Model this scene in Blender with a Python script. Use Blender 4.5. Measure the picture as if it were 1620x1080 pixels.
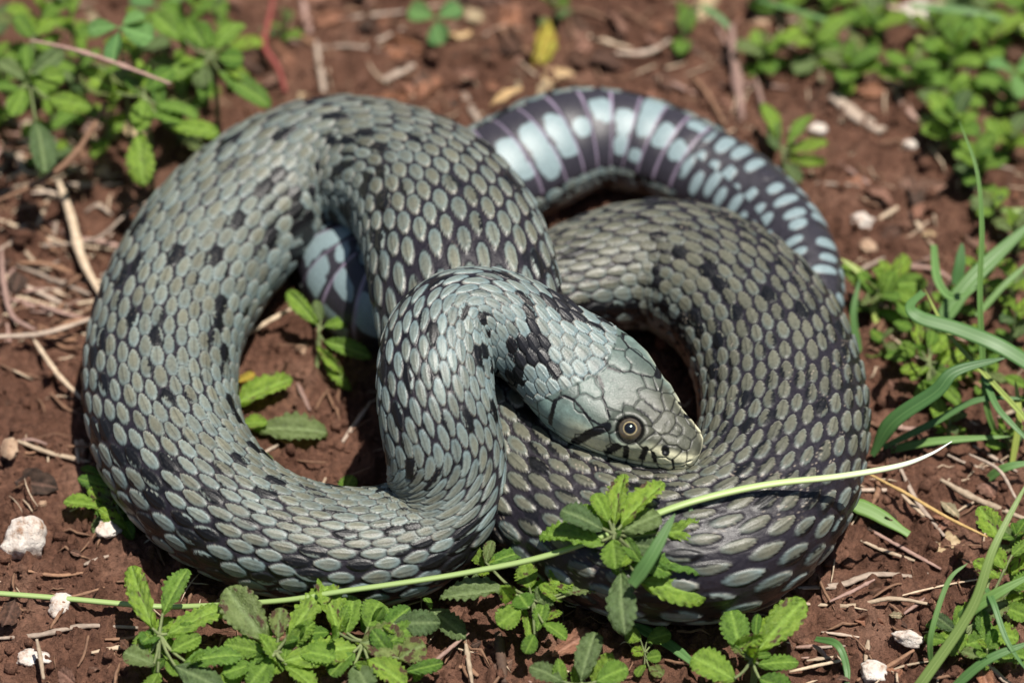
import bpy, bmesh, math, random
import numpy as np
from mathutils import Vector, Matrix

for o in list(bpy.data.objects):
    bpy.data.objects.remove(o, do_unlink=True)
sc = bpy.context.scene
COL = sc.collection
U = 1e-4                                  # one photograph pixel at the subject = 0.1 mm

# ------------------------------------------------------------------ camera
ELEV = math.radians(42.0)
DIST = 0.72
LENS = 160.0
FPX = 1620 * LENS / 36.0
TGT = np.array([0.0, 0.0, 0.010])
FWD = np.array([0.0, math.cos(ELEV), -math.sin(ELEV)])
UPV = np.array([0.0, math.sin(ELEV), math.cos(ELEV)])
RGT = np.array([1.0, 0.0, 0.0])
CAM = TGT - FWD * DIST
cd = bpy.data.cameras.new('camera')
cam = bpy.data.objects.new('camera', cd)
COL.objects.link(cam)
cam.location = CAM
cam.rotation_euler = (math.radians(90) - ELEV, 0, 0)
cd.lens = LENS
cd.sensor_width = 36.0
cd.clip_start = 0.01
cd.clip_end = 200.0
cd.dof.use_dof = True
cd.dof.focus_distance = 0.688
cd.dof.aperture_fstop = 13.5
sc.camera = cam

# ------------------------------------------------------------------ world, sun, exposure
SUN_DIR = Vector((0.20, -0.10, 0.97)).normalized()      # towards the sun
w = bpy.data.worlds.new('World')
sc.world = w
w.use_nodes = True
nt = w.node_tree
bg = nt.nodes['Background']
sky = nt.nodes.new('ShaderNodeTexSky')
sky.sky_type = 'NISHITA'
sky.sun_disc = False
sky.sun_elevation = math.asin(SUN_DIR.z)
sky.sun_rotation = math.atan2(SUN_DIR.x, SUN_DIR.y)
nt.links.new(sky.outputs[0], bg.inputs[0])
bg.inputs[1].default_value = 0.05
ld = bpy.data.lights.new('sun', 'SUN')
ld.energy = 5.0
ld.angle = math.radians(0.5)
ld.color = (1.0, 0.95, 0.87)
sun = bpy.data.objects.new('sun', ld)
COL.objects.link(sun)
sun.location = (0.4, 0.5, 2.0)
sun.rotation_euler = SUN_DIR.to_track_quat('Z', 'Y').to_euler()
sc.view_settings.view_transform = 'Standard'
sc.view_settings.look = 'None'
sc.view_settings.exposure = 0.45
sc.view_settings.gamma = 1.0
sc.render.engine = 'CYCLES'

rng = random.Random(7)
NR = np.random.RandomState(5)


def P(px, py, z=0.0):
    """point on the ray of photograph pixel (px, py) at height z (in 0.1 mm)"""
    d = FWD + RGT * (px - 810) / FPX - UPV * (py - 540) / FPX
    t = (z * U - CAM[2]) / d[2]
    return CAM + d * t


def proj(pts):
    v = pts - CAM
    dep = v @ FWD
    return 810 + FPX * (v @ RGT) / dep, 540 - FPX * (v @ UPV) / dep


def hash2(ix, iy, seed=0):
    n = (ix.astype(np.int64) * 374761393 + iy.astype(np.int64) * 668265263 + seed * 974634777) & 0xffffffff
    n = ((n ^ (n >> 13)) * 1274126177) & 0xffffffff
    return ((n ^ (n >> 16)) & 0xffff) / 65535.0


def vnoise(x, y, seed=0):
    ix = np.floor(x); iy = np.floor(y)
    fx = x - ix; fy = y - iy
    fx = fx * fx * (3 - 2 * fx); fy = fy * fy * (3 - 2 * fy)
    a = hash2(ix, iy, seed); b = hash2(ix + 1, iy, seed)
    c = hash2(ix, iy + 1, seed); d = hash2(ix + 1, iy + 1, seed)
    return (a * (1 - fx) + b * fx) * (1 - fy) + (c * (1 - fx) + d * fx) * fy


def fbm(x, y, seed=0, octv=4):
    r = 0; a = 0.5; t = 0
    for k in range(octv):
        r = r + a * vnoise(x * 2 ** k, y * 2 ** k, seed + k * 17); t += a; a *= 0.5
    return r / t


def sstep(a, b, x):
    t = np.clip((x - a) / (b - a), 0, 1)
    return t * t * (3 - 2 * t)


# ------------------------------------------------------------------ material helpers
def mat(name):
    m = bpy.data.materials.new(name)
    m.use_nodes = True
    t = m.node_tree
    return m, t, t.nodes['Principled BSDF'], t.nodes['Material Output']


def node(t, kind, **kw):
    n = t.nodes.new(kind)
    for k, v in kw.items():
        setattr(n, k, v)
    return n


def noise_tex(t, scale, detail=4.0, rough=0.55, coord=None):
    n = node(t, 'ShaderNodeTexNoise')
    n.inputs['Scale'].default_value = scale
    n.inputs['Detail'].default_value = detail
    n.inputs['Roughness'].default_value = rough
    if coord is not None:
        t.links.new(coord, n.inputs['Vector'])
    return n


def ramp(t, src, stops):
    r = node(t, 'ShaderNodeValToRGB')
    e = r.color_ramp.elements
    while len(e) < len(stops):
        e.new(0.5)
    for k, (p, c) in enumerate(stops):
        e[k].position = p
        e[k].color = (c[0], c[1], c[2], 1)
    t.links.new(src, r.inputs[0])
    return r


def bump(t, src, bsdf, dist, strength=1.0, nrm=None):
    b = node(t, 'ShaderNodeBump')
    b.inputs['Strength'].default_value = strength
    b.inputs['Distance'].default_value = dist
    t.links.new(src, b.inputs['Height'])
    if nrm is not None:
        t.links.new(nrm, b.inputs['Normal'])
    t.links.new(b.outputs[0], bsdf.inputs['Normal'])
    return b


def mixrgb(t, blend, fac, a, b):
    m = node(t, 'ShaderNodeMix', data_type='RGBA', blend_type=blend)
    for val, key in ((fac, 0), (a, 6), (b, 7)):
        if hasattr(val, 'node'):
            t.links.new(val, m.inputs[key])
        else:
            m.inputs[key].default_value = val if key == 0 else (val[0], val[1], val[2], 1)
    return m.outputs[2]


# ------------------------------------------------------------------ object helpers
def new_obj(name, me, m=None, parent=None, smooth=True):
    o = bpy.data.objects.new(name, me)
    COL.objects.link(o)
    if m is not None and not me.materials:
        me.materials.append(m)
    if smooth:
        me.polygons.foreach_set('use_smooth', [True] * len(me.polygons))
    if parent is not None:
        o.parent = parent
    return o


def tag(o, label, cat, group=None):
    o['label'] = label
    o['category'] = cat
    if group:
        o['group'] = group
    return o


def empty(name, loc, label, cat, group=None):
    o = bpy.data.objects.new(name, None)
    COL.objects.link(o)
    o.location = loc
    o.empty_display_size = 0.003
    return tag(o, label, cat, group)


def grid_mesh(name, V, nu, nv, close_v=False):
    """V: (nu, nv, 3) array -> quad mesh"""
    me = bpy.data.meshes.new(name)
    i = np.arange(nu - 1)[:, None]
    j = np.arange(nv if close_v else nv - 1)[None, :]
    j2 = (j + 1) % nv
    q = np.stack([i * nv + j, i * nv + j2, (i + 1) * nv + j2, (i + 1) * nv + j], -1).reshape(-1, 4)
    me.vertices.add(nu * nv)
    me.vertices.foreach_set('co', V.reshape(-1).astype(np.float32))
    me.loops.add(q.size)
    me.loops.foreach_set('vertex_index', q.reshape(-1).astype(np.int32))
    me.polygons.add(len(q))
    me.polygons.foreach_set('loop_start', np.arange(0, q.size, 4, dtype=np.int32))
    me.update(calc_edges=True)
    me.validate()
    return me


def set_col(me, name, rgb):
    a = me.color_attributes.new(name, 'FLOAT_COLOR', 'POINT')
    c = np.ones((len(me.vertices), 4), np.float32)
    c[:, :3] = rgb.reshape(-1, 3)
    a.data.foreach_set('color', c.reshape(-1))


def catmull(C, n=40):
    C = np.asarray(C, float)
    E = np.vstack([2 * C[0] - C[1], C, 2 * C[-1] - C[-2]])
    out = []
    for k in range(1, len(E) - 2):
        p0, p1, p2, p3 = E[k - 1], E[k], E[k + 1], E[k + 2]
        t = np.linspace(0, 1, n, endpoint=False)[:, None]
        out.append(0.5 * ((2 * p1) + (-p0 + p2) * t + (2 * p0 - 5 * p1 + 4 * p2 - p3) * t ** 2 + (-p0 + 3 * p1 - 3 * p2 + p3) * t ** 3))
    out.append(C[-1:])
    return np.vstack(out)


def gsmooth(A, sig):
    r = int(sig * 3) + 1
    k = np.exp(-0.5 * (np.arange(-r, r + 1) / sig) ** 2); k /= k.sum()
    E = np.vstack([2 * A[:1] - A[r:0:-1], A, 2 * A[-1:] - A[-2:-r - 2:-1]])
    return np.stack([np.convolve(E[:, c], k, 'valid') for c in range(A.shape[1])], 1)


# ================================================================== GROUND
def ground_h(X, Y):
    """ground relief in metres"""
    x = X / U / 100.0; y = Y / U / 100.0
    h = (fbm(x * 0.45 + 9, y * 0.45, 3, 3) - 0.5) * 34
    h += (fbm(x * 2.2, y * 2.2, 11, 4) - 0.5) * 26
    cl = fbm(x * 7 + 3, y * 7, 29, 3)
    h += np.maximum(cl - 0.48, 0) * 70
    h += (vnoise(x * 22, y * 22, 41) - 0.5) * 4
    far = np.maximum(np.hypot(X, Y) - 0.4, 0)
    h += far * 60 * (fbm(x * 0.03, y * 0.03, 77, 3) - 0.5)
    return (h - 9) * U


def axis(lo, hi, step, far):
    c = np.arange(lo, hi + step / 2, step)
    k = np.geomspace(step, far, 60)
    return np.concatenate([lo - np.cumsum(k)[::-1], c, hi + np.cumsum(k)])


gx = axis(-0.115, 0.115, 0.00055, 6.0)
gy = axis(-0.105, 0.19, 0.0007, 6.0)
GX, GY = np.meshgrid(gx, gy, indexing='ij')
GV = np.stack([GX, GY, ground_h(GX, GY)], -1)
gme = grid_mesh('ground', GV, len(gx), len(gy))
m_soil, t, b, out = mat('soil')
tc = node(t, 'ShaderNodeTexCoord').outputs['Object']
n1 = noise_tex(t, 70, 6, 0.6, tc)
n2 = noise_tex(t, 900, 5, 0.65, tc)
n3 = noise_tex(t, 3500, 4, 0.6, tc)
c1 = ramp(t, n1.outputs[0], [(0.30, (0.105, 0.050, 0.033)), (0.52, (0.180, 0.092, 0.062)), (0.72, (0.260, 0.148, 0.104))])
c2 = ramp(t, n2.outputs[0], [(0.30, (0.50, 0.46, 0.45)), (0.5, (0.95, 0.92, 0.9)), (0.72, (1.35, 1.3, 1.25))])
cc = mixrgb(t, 'MULTIPLY', 1.0, c1.outputs[0], c2.outputs[0])
t.links.new(cc, b.inputs['Base Color'])
b.inputs['Roughness'].default_value = 0.95
b.inputs['Specular IOR Level'].default_value = 0.2
bb = bump(t, n2.outputs[0], b, 0.0016, 1.0)
bump(t, n3.outputs[0], b, 0.0004, 0.8, bb.outputs[0])
ground = new_obj('ground', gme, m_soil)
ground['kind'] = 'structure'


def gz(x, y):
    return float(ground_h(np.array([x]), np.array([y]))[0])


# ================================================================== SNAKE
# px, py of the tube axis, height, half width, height/width ratio, roll (deg)
CT = [
    (1107, 718, 212, 60, 0.80, 0),
    (1046, 692, 222, 70, 0.80, 0),
    (990, 652, 236, 76, 0.80, 0),
    (925, 598, 258, 77, 0.80, 0),
    (850, 539, 290, 78, 0.84, -2),
    (796, 507, 312, 80, 0.86, -5),
    (743, 498, 322, 82, 0.86, -6),
    (702, 522, 318, 84, 0.86, -2),
    (687, 580, 298, 86, 0.86, 0),
    (693, 660, 252, 88, 0.84, 0),
    (710, 745, 178, 89, 0.82, 0),
    (695, 818, 112, 92, 0.80, 0),
    (635, 858, 84, 96, 0.80, 0),
    (560, 866, 80, 96, 0.80, 0),
    (480, 857, 80, 98, 0.80, 0),
    (392, 828, 83, 103, 0.80, 0),
    (314, 770, 88, 112, 0.79, 0),
    (266, 692, 92, 117, 0.78, 0),
    (253, 604, 95, 120, 0.78, 0),
    (268, 508, 97, 122, 0.78, 0),
    (332, 393, 100, 129, 0.78, 0),
    (426, 302, 112, 128, 0.78, 0),
    (522, 261, 134, 125, 0.80, 0),
    (594, 267, 152, 124, 0.80, 0),
    (668, 300, 190, 130, 0.78, 0),
    (716, 374, 224, 142, 0.74, 0),
    (740, 478, 222, 146, 0.72, 0),
    (758, 580, 168, 138, 0.74, 0),
    (802, 688, 120, 132, 0.76, 0),
    (872, 782, 104, 130, 0.78, 0),
    (960, 838, 102, 130, 0.79, 0),
    (1050, 862, 104, 130, 0.80, 0),
    (1142, 850, 106, 131, 0.80, 0),
    (1214, 778, 107, 131, 0.80, 0),
    (1240, 680, 106, 131, 0.80, 0),
    (1232, 590, 104, 130, 0.80, 0),
    (1196, 512, 102, 127, 0.80, 0),
    (1136, 452, 100, 124, 0.80, 0),
    (1052, 418, 97, 118, 0.80, 0),
    (960, 428, 92, 108, 0.80, -4),
    (860, 462, 82, 96, 0.80, -15),
    (760, 486, 72, 88, 0.80, -45),
    (665, 488, 66, 84, 0.80, -80),
    (582, 474, 64, 82, 0.80, -112),
    (546, 420, 64, 82, 0.80, -145),
    (578, 350, 68, 84, 0.80, -172),
    (672, 306, 76, 90, 0.82, -195),
    (760, 292, 82, 94, 0.82, -206),
    (822, 262, 86, 94, 0.84, -208),
    (890, 228, 88, 92, 0.86, -210),
    (966, 218, 84, 82, 0.88, -210),
    (1040, 238, 74, 80, 0.90, -208),
    (1110, 272, 68, 78, 0.90, -208),
    (1180, 316, 62, 75, 0.90, -212),
    (1240, 374, 58, 70, 0.90, -220),
    (1278, 442, 52, 62, 0.90, -240),
    (1288, 506, 42, 50, 0.90, -270),
    (1262, 560, 34, 34, 0.90, -300),
    (1215, 600, 22, 14, 0.90, -320),
    (1150, 620, 18, 3, 0.90, -320),
]
CT = np.array(CT, float)
PW = np.array([P(a, b_, c) for a, b_, c in CT[:, :3]]) / U
D = catmull(np.hstack([PW, CT[:, 3:]]), 60)
seg = np.r_[0, np.cumsum(np.linalg.norm(np.diff(D[:, :3], axis=0), axis=1))]
sl = np.arange(0, seg[-1], 2.0)
D = np.stack([np.interp(sl, seg, D[:, c]) for c in range(6)], 1)
D = gsmooth(D, 14.0)
seg = np.r_[0, np.cumsum(np.linalg.norm(np.diff(D[:, :3], axis=0), axis=1))]
SLEN = seg[-1]
HEAD = 292.0
dphi = 1.0 / (0.192 * 2 * np.maximum(D[:, 3], 12))
sctl = np.zeros(len(CT)); _lo = 0
for _k in range(len(CT)):
    _hi = min(len(D), _lo + 260)
    _lo = _lo + int(np.argmin(np.linalg.norm(D[_lo:_hi, :3] - PW[_k], axis=1)))
    sctl[_k] = seg[_lo]
big = np.interp(seg, sctl[[0, 26, 30, 37, 41]], [1, 1, 0.96, 0.90, 0.95])
dphi = dphi / big
phi_tab = np.r_[0, np.cumsum(0.5 * (dphi[1:] + dphi[:-1]) * np.diff(seg))]
phiH = np.interp(HEAD, seg, phi_tab)
phi_tab -= phiH
# rings: dense on the head, 15 per scale on the body, fewer where hidden
rings = [HEAD * (k / 230.0) ** 1.5 * 0.3 + HEAD * (k / 230.0) * 0.7 for k in range(230)]
rings[0] = 0.02
ph = 0.0
while True:
    s = np.interp(ph, phi_tab, seg)
    if s > SLEN - 4:
        break
    rings.append(s)
    pxs = np.interp(s, seg, D[:, 0])
    ph += 1 / 16.0
rings = np.array(rings)
NRING = len(rings)
NQ = 344
A = np.stack([np.interp(rings, seg, D[:, c]) for c in range(6)], 1)
T = np.gradient(D[:, :3], seg, axis=0)
T /= np.linalg.norm(T, axis=1)[:, None]
T = gsmooth(T, 8.0)
K = gsmooth(np.gradient(T, seg, axis=0), 10.0)
Tr = np.stack([np.interp(rings, seg, T[:, c]) for c in range(3)], 1)
Tr /= np.linalg.norm(Tr, axis=1)[:, None]
Kr = np.stack([np.interp(rings, seg, K[:, c]) for c in range(3)], 1)
PHI = np.interp(rings, seg, phi_tab)
Zv = np.array([0, 0, 1.0])
S = np.cross(Tr, Zv); S /= np.linalg.norm(S, axis=1)[:, None]
N = np.cross(S, Tr)
# head rolled a little towards the camera
HROLL = math.radians(11)
hr = np.where(rings < HEAD, 1.0, np.clip(1 - (rings - HEAD) / 150.0, 0, 1)) * HROLL
roll = np.radians(A[:, 5]) + hr
S2 = S * np.cos(roll)[:, None] + N * np.sin(roll)[:, None]
N2 = -S * np.sin(roll)[:, None] + N * np.cos(roll)[:, None]
# perimeter-uniform angle table
fa = np.linspace(0, math.pi, 2001)
ex, ez = np.sin(fa), 0.79 * np.cos(fa)
ca = np.r_[0, np.cumsum(np.hypot(np.diff(ex), np.diff(ez)))]; ca /= ca[-1]
q = -1 + 2 * (np.arange(NQ) + 0.5) / NQ
ang = np.sign(q) * np.interp(np.abs(q), ca, fa)
# half width, top and bottom heights
HT = np.array([   # s, W, top, bottom, exponent
    (0, 0.5, 0.4, 0.4, 1.0), (2, 14, 11, 13, .95), (6, 24, 18, 20, .92), (14, 32, 25, 31, .82), (30, 39, 32, 41, .70), (60, 48, 41, 50, .58),
    (95, 62, 47, 54, .54), (130, 77, 52, 54, .60), (170, 91, 56, 53, .70), (205, 95, 58, 52, .78), (240, 91, 60, 54, .84),
    (280, 83, 62, 57, .92), (330, 79, 64, 60, .96)])
wb = A[:, 3]; hb = A[:, 3] * A[:, 4]
hw = np.interp(rings, HT[:, 0], HT[:, 1]); ht = np.interp(rings, HT[:, 0], HT[:, 2]); hbt = np.interp(rings, HT[:, 0], HT[:, 3])
hexp = np.interp(rings, HT[:, 0], HT[:, 4])
bl = sstep(HEAD - 10, HEAD + 55, rings)
W = hw * (1 - bl) + wb * bl
H1 = ht * (1 - bl) + hb * bl
H2 = hbt * (1 - bl) + hb * 0.96 * bl
EX = hexp * (1 - bl) + 0.94 * bl
# tail tip
sn, cs = np.sin(ang), np.cos(ang)
LX = W[:, None] * np.sign(sn) * np.abs(sn) ** EX[:, None]
LZ = np.where(cs > 0, H1[:, None], H2[:, None]) * np.sign(cs) * np.abs(cs) ** EX[:, None]
off = S2[:, None, :] * LX[..., None] + N2[:, None, :] * LZ[..., None]
kk = np.linalg.norm(Kr, axis=1)
kk = np.where(rings < HEAD, kk * 0.3, kk)
kn = Kr / np.maximum(kk, 1e-9)[:, None]
c = np.einsum('ijk,ik->ij', off, kn)
Lm = (1.25 / np.maximum(kk, 1e-5))[:, None]
c2 = np.where(c > 0.7 * Lm, 0.7 * Lm + 0.3 * Lm * np.tanh((c - 0.7 * Lm) / (0.3 * Lm)), c)
off = off + (c2 - c)[..., None] * kn[:, None, :]
stretch = 1 - c2 * kk[:, None]
BASE = A[:, None, :3] + off
# keep everything above the ground
BASE[..., 2] = np.where(BASE[..., 2] < 2, 2 + (BASE[..., 2] - 2) * 0.15, BASE[..., 2])
du_ = np.gradient(BASE, axis=0)
dv_ = np.roll(BASE, -1, 1) - np.roll(BASE, 1, 1)
NO = np.cross(dv_, du_)
NO /= np.maximum(np.linalg.norm(NO, axis=2), 1e-9)[..., None]
if np.mean(np.einsum('ijk,ijk->ij', NO, off)) < 0:
    NO = -NO

# ---- scale lattice
NROW = 21
QD = 0.70
pitchq = 2 * QD / NROW
R_ = (0.5 * NROW) * (1 + np.sign(q) * (1.35 * np.abs(q / QD) - 0.35 * np.abs(q / QD) ** 2)) - 0.5
_fr = np.interp(rings, [0, HEAD, sctl[6], sctl[11]], [0.84, 0.84, 0.92, 1.0])
RR = 10 + (R_[None, :] - 10) * _fr[:, None]
PP = np.broadcast_to(PHI[:, None], (NRING, NQ))
SS = np.broadcast_to(rings[:, None], (NRING, NQ))
QQ = np.broadcast_to(q[None, :], (NRING, NQ))
lo_s = np.interp(rings, sctl[[0, 6, 8, 11, 14, 18, 24, 28, 31, 34, 38, 42, 58]], [0.0, 0.0, 0.06, 0.22, 0.36, 0.42, 0.40, 0.66, 0.85, 0.85, 0.62, 0.5, 0.5])
loose = np.clip(lo_s[:, None] + 0.60 * (stretch - 1), 0, 0.92)
Aa = (0.60 - 0.17 * loose) / np.clip(stretch, 0.85, 1.6) ** 0.55
Bb = (0.60 - 0.19 * loose) * (1 + 0.10 * sstep(0.25, 0.6, np.abs(QQ)))
best = np.full((NRING, NQ), 1e9); sec = best.copy()
bi = np.zeros((NRING, NQ)); bj = bi.copy(); bu = bi.copy(); bv = bi.copy()
j0 = np.floor(RR)
# wobble so that the rows are not perfectly regular
for dj in (0, 1):
    j = j0 + dj
    ok = (j >= 0) & (j < NROW)
    par = np.mod(j, 2) * 0.5
    i0 = np.floor(PP - par)
    for di in (0, 1):
        i = i0 + di
        jx = (hash2(i, j, 1) - 0.5) * 0.16; jy = (hash2(i, j, 2) - 0.5) * 0.14
        sz = 0.93 + 0.14 * hash2(i, j, 3)
        du = PP - par - i - jx
        dv = RR - j - jy
        wv = Bb * sz * (1 - 0.16 * np.clip(du / Aa, -1.2, 1.2))
        L = (np.abs(du) / (Aa * sz)) ** 1.75 + (np.abs(dv) / wv) ** 1.9
        L = np.where(ok, L, 1e8)
        up_ = L < best
        sec = np.where(up_, best, np.minimum(sec, L))
        best = np.where(up_, L, best)
        bi = np.where(up_, i, bi); bj = np.where(up_, j, bj)
        bu = np.where(up_, du / Aa, bu); bv = np.where(up_, dv / Bb, bv)
best = np.minimum(best, 9.0); sec = np.minimum(sec, 9.0)
PPX = W[:, None] * 0.18 / _fr[:, None]                                # row pitch in px
edge = np.minimum((1 - np.sqrt(best)), 0.55 * (np.sqrt(sec) - np.sqrt(best)))   # >0 inside
mask = sstep(-0.03, 0.07, edge)
tt = np.clip((bu + 1) / 2, 0, 1)
dome = np.sqrt(np.clip(1 - np.clip(best, 0, 1), 0, 1))
hgt = mask * (0.04 + 0.12 * tt + 0.045 * dome) * PPX
hgt += mask * 0.05 * PPX * np.exp(-(bv / 0.10) ** 2) * sstep(1.0, 0.5, np.abs(bu))
wr = fbm(PP * 9, RR * 5, 5, 3)
hgt += (1 - mask) * (wr - 0.5) * 0.06 * PPX

r1 = hash2(bi, bj, 11); r2 = hash2(bi, bj, 12); r3 = hash2(bi, bj, 13); r4 = hash2(bi, bj, 14)
nz = fbm(PP * 3.1, RR * 2.3, 21, 4)
nf = fbm(PP * 14, RR * 9, 22, 3)
olive = np.array([0.140, 0.139, 0.101]); bluec = np.array([0.188, 0.252, 0.253]); oldark = np.array([0.150, 0.145, 0.110])
skin = np.array([0.015, 0.012, 0.017]); black = np.array([0.004, 0.004, 0.005]); rim = np.array([0.36, 0.33, 0.27])
side = sstep(0.22, 0.62, np.abs(QQ) + 0.25 * (nz - 0.5))
neckish = (1 - sstep(sctl[6], sctl[12], rings))[:, None]
rightish = sstep(sctl[26], sctl[30], rings)[:, None]
bmix = np.clip(0.10 + 0.40 * sstep(0.50, 0.12, edge) + 0.58 * side + 0.42 * neckish + 0.35 * (r1 - 0.5) - 0.30 * rightish * (1 - 0.6 * side), 0, 1)
scol = olive * (1 - bmix[..., None]) + bluec * bmix[..., None]
scol = scol * (1 - 0.35 * (rightish * (1 - side) * 0.6)[..., None])
scol *= (0.80 + 0.34 * r2 + 0.22 * (nf - 0.5))[..., None]
# anterior part of each scale bluer/darker, pale worn rim at the trailing edge, keel line
ant = sstep(0.2, -0.9, bu)
scol = scol * (1 - 0.20 * ant[..., None] * np.array([1.15, 1.0, 0.85]))
rimm = sstep(0.20, 0.05, edge) * sstep(-0.2, 0.5, bu) * (0.25 + 0.5 * r3)
scol = scol * (1 - rimm[..., None]) + rim * rimm[..., None]
keel = np.exp(-(bv / 0.06) ** 2) * sstep(0.95, 0.6, np.abs(bu)) * 0.8
scol = scol * (1 - keel[..., None] * 0.55)
# black marks in several bands
bm = np.zeros((NRING, NQ))
for bnd, (rc, sp, ra, rb, prob) in enumerate([(1.5, 1.3, 0.31, 1.6, 0.97), (18.5, 1.3, 0.31, 1.6, 0.97), (4.6, 1.4, 0.29, 1.2, 0.9), (15.4, 1.4, 0.29, 1.2, 0.9),
                                              (7.2, 1.7, 0.27, 0.95, 0.8), (12.8, 1.7, 0.27, 0.95, 0.8), (10.0, 2.2, 0.25, 0.8, 0.65)]):
    n0 = np.round(PP / sp)
    for dn in (-1, 0, 1):
        n_ = n0 + dn
        e0 = np.zeros_like(n_) + bnd
        pc = (n_ + 0.55 * (hash2(n_, e0, 51) - 0.5)) * sp
        rcj = rc + 1.0 * (hash2(n_, e0, 52) - 0.5)
        szz = 0.65 + 0.65 * hash2(n_, e0, 53)
        tl = (hash2(n_, e0, 55) - 0.5) * 0.5
        d_ = np.hypot((PP - pc - tl * (RR - rcj) * 0.8) / (ra * szz), (RR - rcj) / (rb * szz))
        d_ = d_ + 0.35 * (nz - 0.5) + 0.7 * (nf - 0.5)
        bm = np.maximum(bm, sstep(1.0, 0.92, d_) * (hash2(n_, e0, 54) < prob))
# single scales partly black
sgn = np.where(r4 > 0.5, 1.0, -1.0)
part = sstep(0.0, 0.10, sgn * bv * 0.9 - 0.35 * bu * (r3 - 0.3) * 2 - 0.45 + 0.9 * (r1 - 0.2) * 0.3 + 0.8 * (nf - 0.5)) * (r2 < (0.10 + 0.26 * rightish))
bm0 = part * mask
_ids = np.clip(((bi + 60) * 64 + bj).astype(np.int64), 0, None)
_w = mask
_m = np.bincount(_ids.ravel(), weights=(bm * _w).ravel()) / np.maximum(np.bincount(_ids.ravel(), weights=_w.ravel()), 1e-6)
_mean = _m[_ids]
_on = (_mean > 0.44)
_left = sstep(0.10, 0.02, sgn * bv * 0.8 + bu * (r3 - 0.5) * 1.2 + 0.74 + 0.8 * (_mean - 0.44) - 0.9 * (nf - 0.5) - 0.5 * r1)   # pale remnant on partly black scales
bm = np.maximum(bm0, np.where(_on, mask * (1 - _left) + (1 - mask) * bm, bm * np.maximum(1 - mask, sstep(0.55, 0.85, np.abs(bv)))))
BODY = mask[..., None] * scol + (1 - mask)[..., None] * skin * (0.7 + 0.6 * wr)[..., None]
outl = np.exp(-((edge) / 0.04) ** 2) * 0.6
BODY = BODY * (1 - outl[..., None] * 0.8)
bmv = bm * (0.75 + 0.25 * mask)
BODY = BODY * (1 - bmv[..., None]) + black * bmv[..., None]
grit = sstep(0.86, 0.93, vnoise(PP * 26, RR * 15, 91)) * sstep(0.52, 0.66, fbm(PP * 0.5, RR * 0.35, 92, 3)) * (0.3 + 0.7 * rightish)
BODY = BODY * (1 - 0.7 * grit[..., None]) + np.array([0.34, 0.29, 0.23]) * 0.7 * grit[..., None]
glos = mask * (1 - 0.3 * bm)

# ---- belly plates
vent_b = np.abs(QQ) - QD
isv = sstep(-0.006, 0.006, vent_b)
PV = PP * 0.72
pu = PV - np.floor(PV)
pi_ = np.floor(PV)
tail = sstep(200, 203, PHI)[:, None] if PHI[-1] > 203 else np.zeros((NRING, 1))
TAIL0 = float(np.interp(float(np.interp(50, np.arange(len(CT)), np.linspace(0, 1, len(CT)))), [0, 1], [0, 1]))
qb = np.where(QQ > 0, 1 - QQ, -(1 + QQ))                 # 0 at the belly midline, +-0.3 at the edge
pedge = sstep(0.0, 0.05, pu) * sstep(0.0, 0.03, 1 - pu)
bh = (0.10 * pu + 0.10 * np.sin(np.pi * np.clip(pu, 0, 1))) * pedge * PPX * 1.2
patch = np.zeros((NRING, NQ))
zero = np.zeros_like(pi_)
for k in range(3):
    cx_ = -0.23 + 0.46 * (hash2(pi_, zero + k, 61) * 0.5 + k * 0.25)
    wd = 0.045 + 0.075 * hash2(pi_, zero + k, 62)
    d_ = np.maximum(np.abs(qb - cx_) / wd, 0) ** 2.5 + (np.abs(pu - 0.52) / (0.40 + 0.06 * hash2(pi_, zero + k, 64))) ** 3 + 1.3 * (fbm(PP * 2.2, QQ * 22, 65, 3) - 0.5)
    patch = np.maximum(patch, sstep(1.1, 0.85, d_) * (hash2(pi_, zero + k, 63) < 0.76))
vc_pale = np.array([0.215, 0.285, 0.30]); vc_dark = np.array([0.030, 0.027, 0.036]); vc_lil = np.array([0.30, 0.24, 0.33])
VC = vc_dark * (1 - patch[..., None]) + vc_pale * patch[..., None]
lil = sstep(0.84, 0.90, pu) * sstep(1.0, 0.97, pu) * (0.35 + 0.65 * vnoise(PP * 0.7, QQ * 9, 66))
lil = lil[..., None]
VC = VC * (1 - lil) + vc_lil * lil
dk = (1 - pedge)[..., None] * 0.8
VC = VC * (1 - dk)
hgt = hgt * (1 - isv) + bh * isv
BODY = BODY * (1 - isv[..., None]) + VC * isv[..., None]
# tail: everything towards black with pale oval spots
TS = float(np.interp(0.5, [0, 1], [0, 1]))
tpx = A[:, 0] / 1.0
ph_tail = float(np.interp(sctl[52], rings, PHI))
tl = sstep(ph_tail - 0.3, ph_tail + 0.3, PHI)[:, None] * np.ones((1, NQ))
qn = (QQ + 1) / 0.125
qn = qn * 0.46
jj = np.floor(qn); fv = qn - jj - 0.5
pr = PP * 0.86 + np.mod(jj, 2) * 0.5
ii = np.floor(pr); fu = pr - ii - 0.5
hs = hash2(ii, jj, 71)
fv = fv + 0.35 * (hash2(ii, jj, 72) - 0.5); fu = fu + 0.25 * (hash2(ii, jj, 73) - 0.5)
dsp = (np.abs(fv) / (0.26 + 0.20 * hs)) ** 2.4 + (np.abs(fu) / (0.28 + 0.12 * hash2(ii, jj, 74))) ** 2.2 + 0.5 * (nf - 0.5)
spot = sstep(1.1, 0.8, dsp) * (hs > 0.10)
TC = np.array([0.030, 0.027, 0.035]) * (1 - spot[..., None]) + np.array([0.205, 0.27, 0.285]) * spot[..., None]
TC = TC * (1 - 0.6 * np.exp(-(((np.abs(fu) - 0.48) / 0.04) ** 2)))[..., None]
th = sstep(1.5, 0.4, dsp) * 0.10 * PPX
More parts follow.
